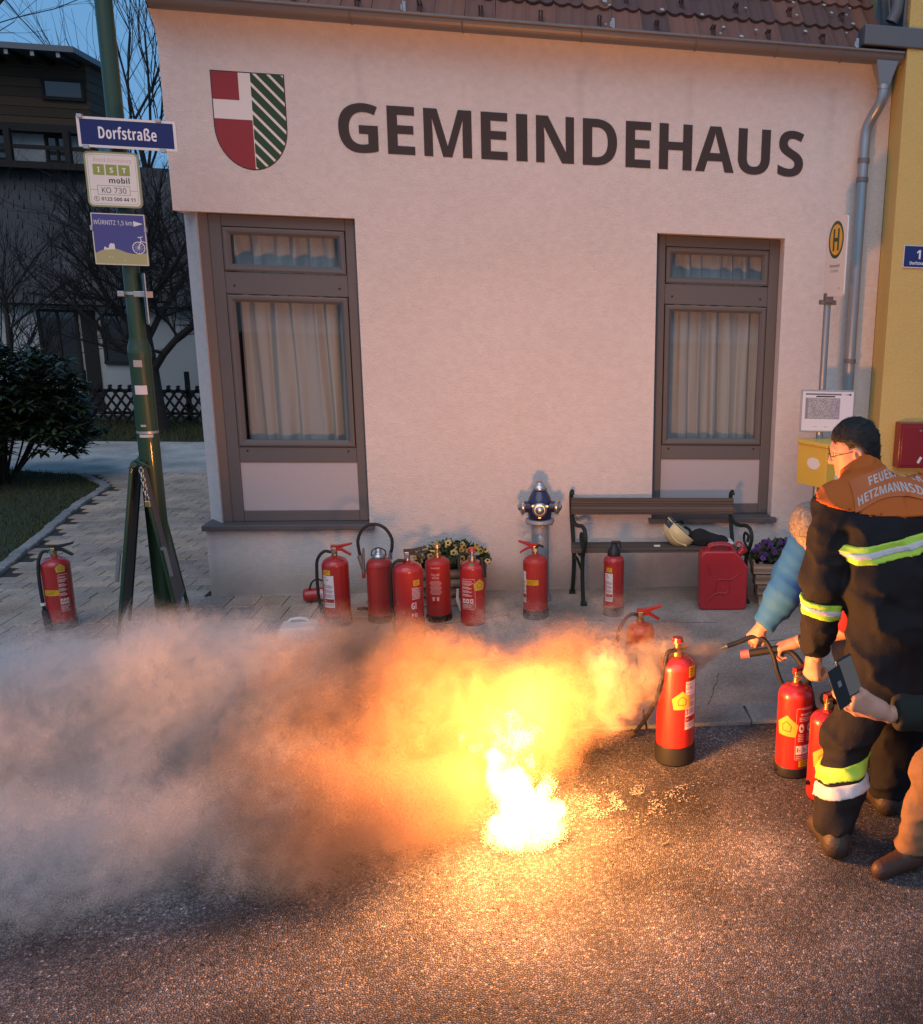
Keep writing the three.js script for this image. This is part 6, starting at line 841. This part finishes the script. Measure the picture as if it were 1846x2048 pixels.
// a puff: flakes thick in the middle, torn by turbulence towards its rim
function puffGeo(n, R, size, f) {
  const pos = new Float32Array(n * 9), q = new THREE.Quaternion(), p = V(); let i = 0;
  while (i < n) {
    const x = rr(-1, 1), y = rr(-1, 1), z = rr(-1, 1), k = x * x + y * y + z * z; if (k > 1) continue; if (rnd() > (1 - k) * (1 - k) * clamp(0.55 + 2.4 * fbm(x * f + 3, y * f, z * f, 3), 0.03, 1.2)) continue;
    q.set(gauss(), gauss(), gauss(), gauss()).normalize(); const s = size * rr(0.7, 1.3);
    for (let v = 0; v < 3; v++) { const a = v * 2.0944; p.set(Math.cos(a) * s, Math.sin(a) * s, 0).applyQuaternion(q); pos[i * 9 + v * 3] = x * R + p.x; pos[i * 9 + v * 3 + 1] = y * R + p.y; pos[i * 9 + v * 3 + 2] = z * R + p.z; } i++;
  }
  const g = new THREE.BufferGeometry(); g.setAttribute('position', new THREE.BufferAttribute(pos, 3)); g.computeVertexNormals(); return g;
}
function swarm(name, label, category, mat, density, lo, hi, peak, count, geo) {
  const out = []; let guard = 0;
  const draw = () => { while (guard++ < count * 4000) { const x = rr(lo[0], hi[0]), y = rr(lo[1], hi[1]), z = rr(lo[2], hi[2]), d = density(x, y, z); if (d > 0 && rnd() * peak < d) return [x, y, z, Math.cbrt(d)]; } };
  while (out.length < count) { let best, far = -1; for (let c = 0; c < 5; c++) { const p = draw(); if (!p) break; let m = 9; for (const q of out) m = Math.min(m, Math.hypot(p[0] - q[0], p[1] - q[1], p[2] - q[2])); m *= p[3]; if (m > far) { far = m; best = p; } } if (!best) break; out.push(best); }   // kept apart so that the cloud stays even
  const im = new THREE.InstancedMesh(geo, mat, out.length), m = new THREE.Matrix4(), q = new THREE.Quaternion(), s = V(1, 1, 1);
  out.forEach((p, i) => { q.set(gauss(), gauss(), gauss(), gauss()).normalize(); m.compose(V(p[0], p[1], p[2]), q, s); im.setMatrixAt(i, m); });
  im.name = numbered(name); scene.add(im); tag(im, label, category); im.userData.kind = 'stuff'; im.castShadow = im.receiveShadow = true; return im;
}
const FIRE = V(0.41, 0, 3.59);
{
  // billows: [x, y, z, rx, ry, rz, weight]
  const B = [[-2.3, 0.24, 3.1, 0.75, 0.36, 0.75, 1], [-1.75, 0.28, 2.9, 0.7, 0.40, 0.62, 1], [-1.25, 0.36, 2.8, 0.5, 0.44, 0.58, 1.1], [-0.75, 0.30, 2.8, 0.5, 0.38, 0.55, 0.8], [-0.3, 0.30, 2.85, 0.45, 0.38, 0.5, 0.62], [0.1, 0.26, 2.9, 0.4, 0.36, 0.42, 0.55], [0.4, 0.22, 2.9, 0.36, 0.3, 0.36, 0.45],
    [0.66, 0.38, 2.85, 0.32, 0.27, 0.3, 0.42], [0.90, 0.45, 2.85, 0.27, 0.2, 0.22, 0.4], [1.08, 0.50, 2.84, 0.2, 0.14, 0.15, 0.35], [-1.4, 0.15, 3.6, 0.6, 0.28, 0.4, 0.8], [-0.75, 0.14, 3.55, 0.5, 0.28, 0.34, 0.6], [-0.15, 0.12, 3.55, 0.36, 0.2, 0.26, 0.45], [-1.2, 0.18, 3.65, 0.5, 0.24, 0.26, 1.0], [-0.45, 0.2, 3.55, 0.35, 0.22, 0.25, 0.4], [-0.2, 0.09, 3.78, 0.42, 0.15, 0.2, 0.3], [-1.9, 0.14, 3.5, 0.6, 0.26, 0.36, 0.8], [-3.2, 0.26, 3.0, 0.8, 0.36, 0.9, 0.8],
    [0.45, 0.42, 1.9, 0.35, 0.3, 0.4, 0.04], [1.0, 0.36, 1.7, 0.35, 0.24, 0.4, 0.012], [0.95, 0.45, 2.3, 0.3, 0.25, 0.35, 0.04], [-0.4, 0.22, 2.2, 0.3, 0.22, 0.3, 0.03], [-1.6, 0.22, 2.1, 0.5, 0.22, 0.3, 0.06]];
  const J0 = V(1.425, 0.537, 2.8), J1 = V(0.72, 0.42, 3.0), JD = J1.clone().sub(J0);
  const cone = (x, y, z) => {
    const t = clamp(((x - J0.x) * JD.x + (y - J0.y) * JD.y + (z - J0.z) * JD.z) / JD.lengthSq(), 0, 1), w = 0.2 * fbm(x * 3, y * 3, z * 3, 3), r = Math.hypot(x - J0.x - JD.x * t + t * w, y - J0.y - JD.y * t + t * w, z - J0.z - JD.z * t), R = 0.012 + 0.24 * Math.pow(t, 0.85);
    return r < R ? smooth(1 - r / R, 0, 0.7) * mix(1, 0.10, Math.pow(t, 0.4)) * clamp(0.7 + 1.4 * fbm(x * 7, y * 7, z * 7, 3), 0.15, 1.3) * (1 - smooth(t, 0.8, 1)) : 0;
  };
  const dens = (x, y, z) => {
    const w = 0.3 * fbm(x * 1.7, y * 2.3, z * 1.7 + 3, 4), w2 = 0.26 * fbm(x * 1.7 + 9, y * 2.3, z * 1.7, 4); let d = 0; const X = x + w, Y = y + w2, Z = z + w;
    for (const b of B) { const k = ((X - b[0]) / b[3]) ** 2 + ((Y - b[1]) / b[4]) ** 2 + ((Z - b[2]) / b[5]) ** 2; if (k < 1) d = Math.max(d, b[6] * smooth(1 - k, 0, 0.55)); }
    if (d > 0) d *= clamp(0.5 + 2.1 * fbm(x * 3.6, y * 3.6, z * 3.6, 4), 0.02, 1.3);
    return d > 0 ? d * smooth(Math.hypot(x - FIRE.x, (y - 0.2) * 0.7, (z - FIRE.z) * 0.8), 0.16, 0.4) : 0;
  };
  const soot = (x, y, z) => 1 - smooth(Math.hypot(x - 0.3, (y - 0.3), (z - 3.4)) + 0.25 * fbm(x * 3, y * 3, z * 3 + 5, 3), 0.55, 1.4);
  const geo = puffGeo(42000, 0.2, 0.00062, 2.8), jetGeo = puffGeo(5500, 0.062, 0.00062, 1.6);
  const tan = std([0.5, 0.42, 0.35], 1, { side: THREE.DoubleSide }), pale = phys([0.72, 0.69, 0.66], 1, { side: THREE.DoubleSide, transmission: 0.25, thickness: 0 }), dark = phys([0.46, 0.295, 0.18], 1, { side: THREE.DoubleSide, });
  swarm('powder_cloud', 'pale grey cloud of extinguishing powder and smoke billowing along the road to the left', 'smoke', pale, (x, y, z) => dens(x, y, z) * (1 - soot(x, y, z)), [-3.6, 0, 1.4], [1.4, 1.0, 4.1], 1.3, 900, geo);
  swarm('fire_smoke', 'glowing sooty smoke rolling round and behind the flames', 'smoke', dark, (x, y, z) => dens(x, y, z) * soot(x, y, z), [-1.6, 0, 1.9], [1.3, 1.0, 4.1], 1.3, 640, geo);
  swarm('powder_jet', 'thin jet of pale powder shooting from the hose nozzle towards the fire', 'powder jet', tan, cone, [0.6, 0.1, 2.7], [1.45, 0.75, 3.5], 1.0, 460, jetGeo);
}
{ // powder fallen on the road beside the fire
  const pos = [], n = 2600; for (let i = 0; i < n; i++) { const t = gauss() * 0.22, x = 0.86 + gauss() * 0.16 + t * 0.4, z = 3.36 - t * 0.3 + gauss() * 0.07; if (fbm(x * 8, z * 8, 2, 3) < 0.02) continue; const s = rr(0.002, 0.0055), a = rr(0, 6.28), y = 0.003; for (let k = 0; k < 3; k++) pos.push(x + s * Math.cos(a + k * 2.1), y + rr(0, 0.002), z - s * Math.sin(a + k * 2.1)); }
  const g = new THREE.BufferGeometry(); g.setAttribute('position', new THREE.Float32BufferAttribute(pos, 3)); g.computeVertexNormals(); const m = part('powder_residue', g, std([0.3, 0.28, 0.26], 1, { side: THREE.DoubleSide })); tag(m, 'pale powder sprinkled on the asphalt right of the flames', 'powder'); m.userData.kind = 'stuff';
  const tw = thing('twig_litter', 'few pale splinters of wood lying on the asphalt right of the flames', 'litter'); for (const [x, z, a, l] of [[1.02, 3.72, 0.5, 0.04], [0.86, 3.66, 0.1, 0.045], [1.3, 3.9, 1.1, 0.03]]) part('splinter', box(l * 0.8, 0.003, 0.006).rotateY(a).translate(x, 0.004, z), std([0.2, 0.15, 0.1], 0.9), tw);
}
{ // flames: a broad burning pool, a leaning column above it, torn tongues at the top
  const B = [[640, 1300, 75], [790, 1280, 135], [930, 1240, 150], [1070, 1200, 120], [1190, 1160, 75], [1090, 1030, 70], [800, 1060, 115], [750, 900, 135], [660, 820, 95], [850, 820, 95], [640, 690, 75], [610, 610, 50], [840, 700, 50], [870, 500, 75], [720, 470, 80], [940, 440, 65], [1030, 400, 36], [860, 370, 70], [810, 290, 60], [800, 210, 48], [960, 330, 60], [660, 350, 60], [500, 520, 50], [430, 480, 40], [330, 450, 40], [980, 620, 50], [430, 790, 40], [1130, 960, 80]]
    .map(([u, v, r], i) => [FIRE.x + (u - 890) / 2230, 0.015 + (1410 - v) / 2190, FIRE.z + 0.05 * Math.sin(i * 2.3), r / 2230, i > 12 ? 0.26 : 1]);
  const dens = (x, y, z) => {
    const h = clamp(y * 1.6, 0, 1), w = (0.03 + 0.07 * h) * fbm(x * 9, y * 5, z * 9 + 4, 3), w2 = 0.10 * fbm(x * 8 + 7, y * 4, z * 8, 3), fine = 0.55 + 2.2 * fbm(x * 20, y * 10, z * 20, 2); let d = 0;
    for (const b of B) { const k = Math.hypot(x + w - b[0], (y + w2 * h - b[1]) * 0.8, (z + w - b[2]) * 0.9) / b[3]; if (k < 1.45) d = Math.max(d, b[4] * smooth(1.4 - k, 0, 0.6)); if (k < 2.2) d = Math.max(d, 0.022 * smooth(2.2 - k, 0, 1.0)); }
    const pool = Math.hypot((x - 0.42) / 0.17, (z - 3.61) / 0.12); if (pool < 1.2) d = Math.max(d, 0.5 * smooth(1.2 - pool, 0, 0.6) * smooth(0.09 - y, 0, 0.06));
    return d * (y > 0.16 ? clamp(fine, 0.15, 1) : clamp(fine + 0.3, 0.5, 1));
  };
  const n = 80000, pos = []; let guard = 0;
  while (pos.length < n * 9 && guard++ < 8e6) { const x = rr(-0.05, 0.85), y = rr(0, 0.75), z = rr(3.3, 3.9); if (rnd() > dens(x, y, z)) continue; const q = new THREE.Quaternion(gauss(), gauss(), gauss(), gauss()).normalize(); for (let k = 0; k < 3; k++) { const a = k * 2.0944, p = V(Math.cos(a) * 0.0022, Math.sin(a) * 0.0022, 0).applyQuaternion(q); pos.push(x + p.x, Math.max(0.001, y + p.y), z + p.z); } }
  const fg = new THREE.BufferGeometry(); fg.setAttribute('position', new THREE.Float32BufferAttribute(pos, 3)); fg.computeVertexNormals();
  const f = part('flame', fg, new THREE.MeshStandardMaterial({ color: 0x000000, emissive: C(1, 0.66, 0.16), emissiveIntensity: 7, side: THREE.DoubleSide })); tag(f, 'bright yellow white flames burning on the asphalt in front of the smoke', 'fire');
}

renderer.render(scene, camera);
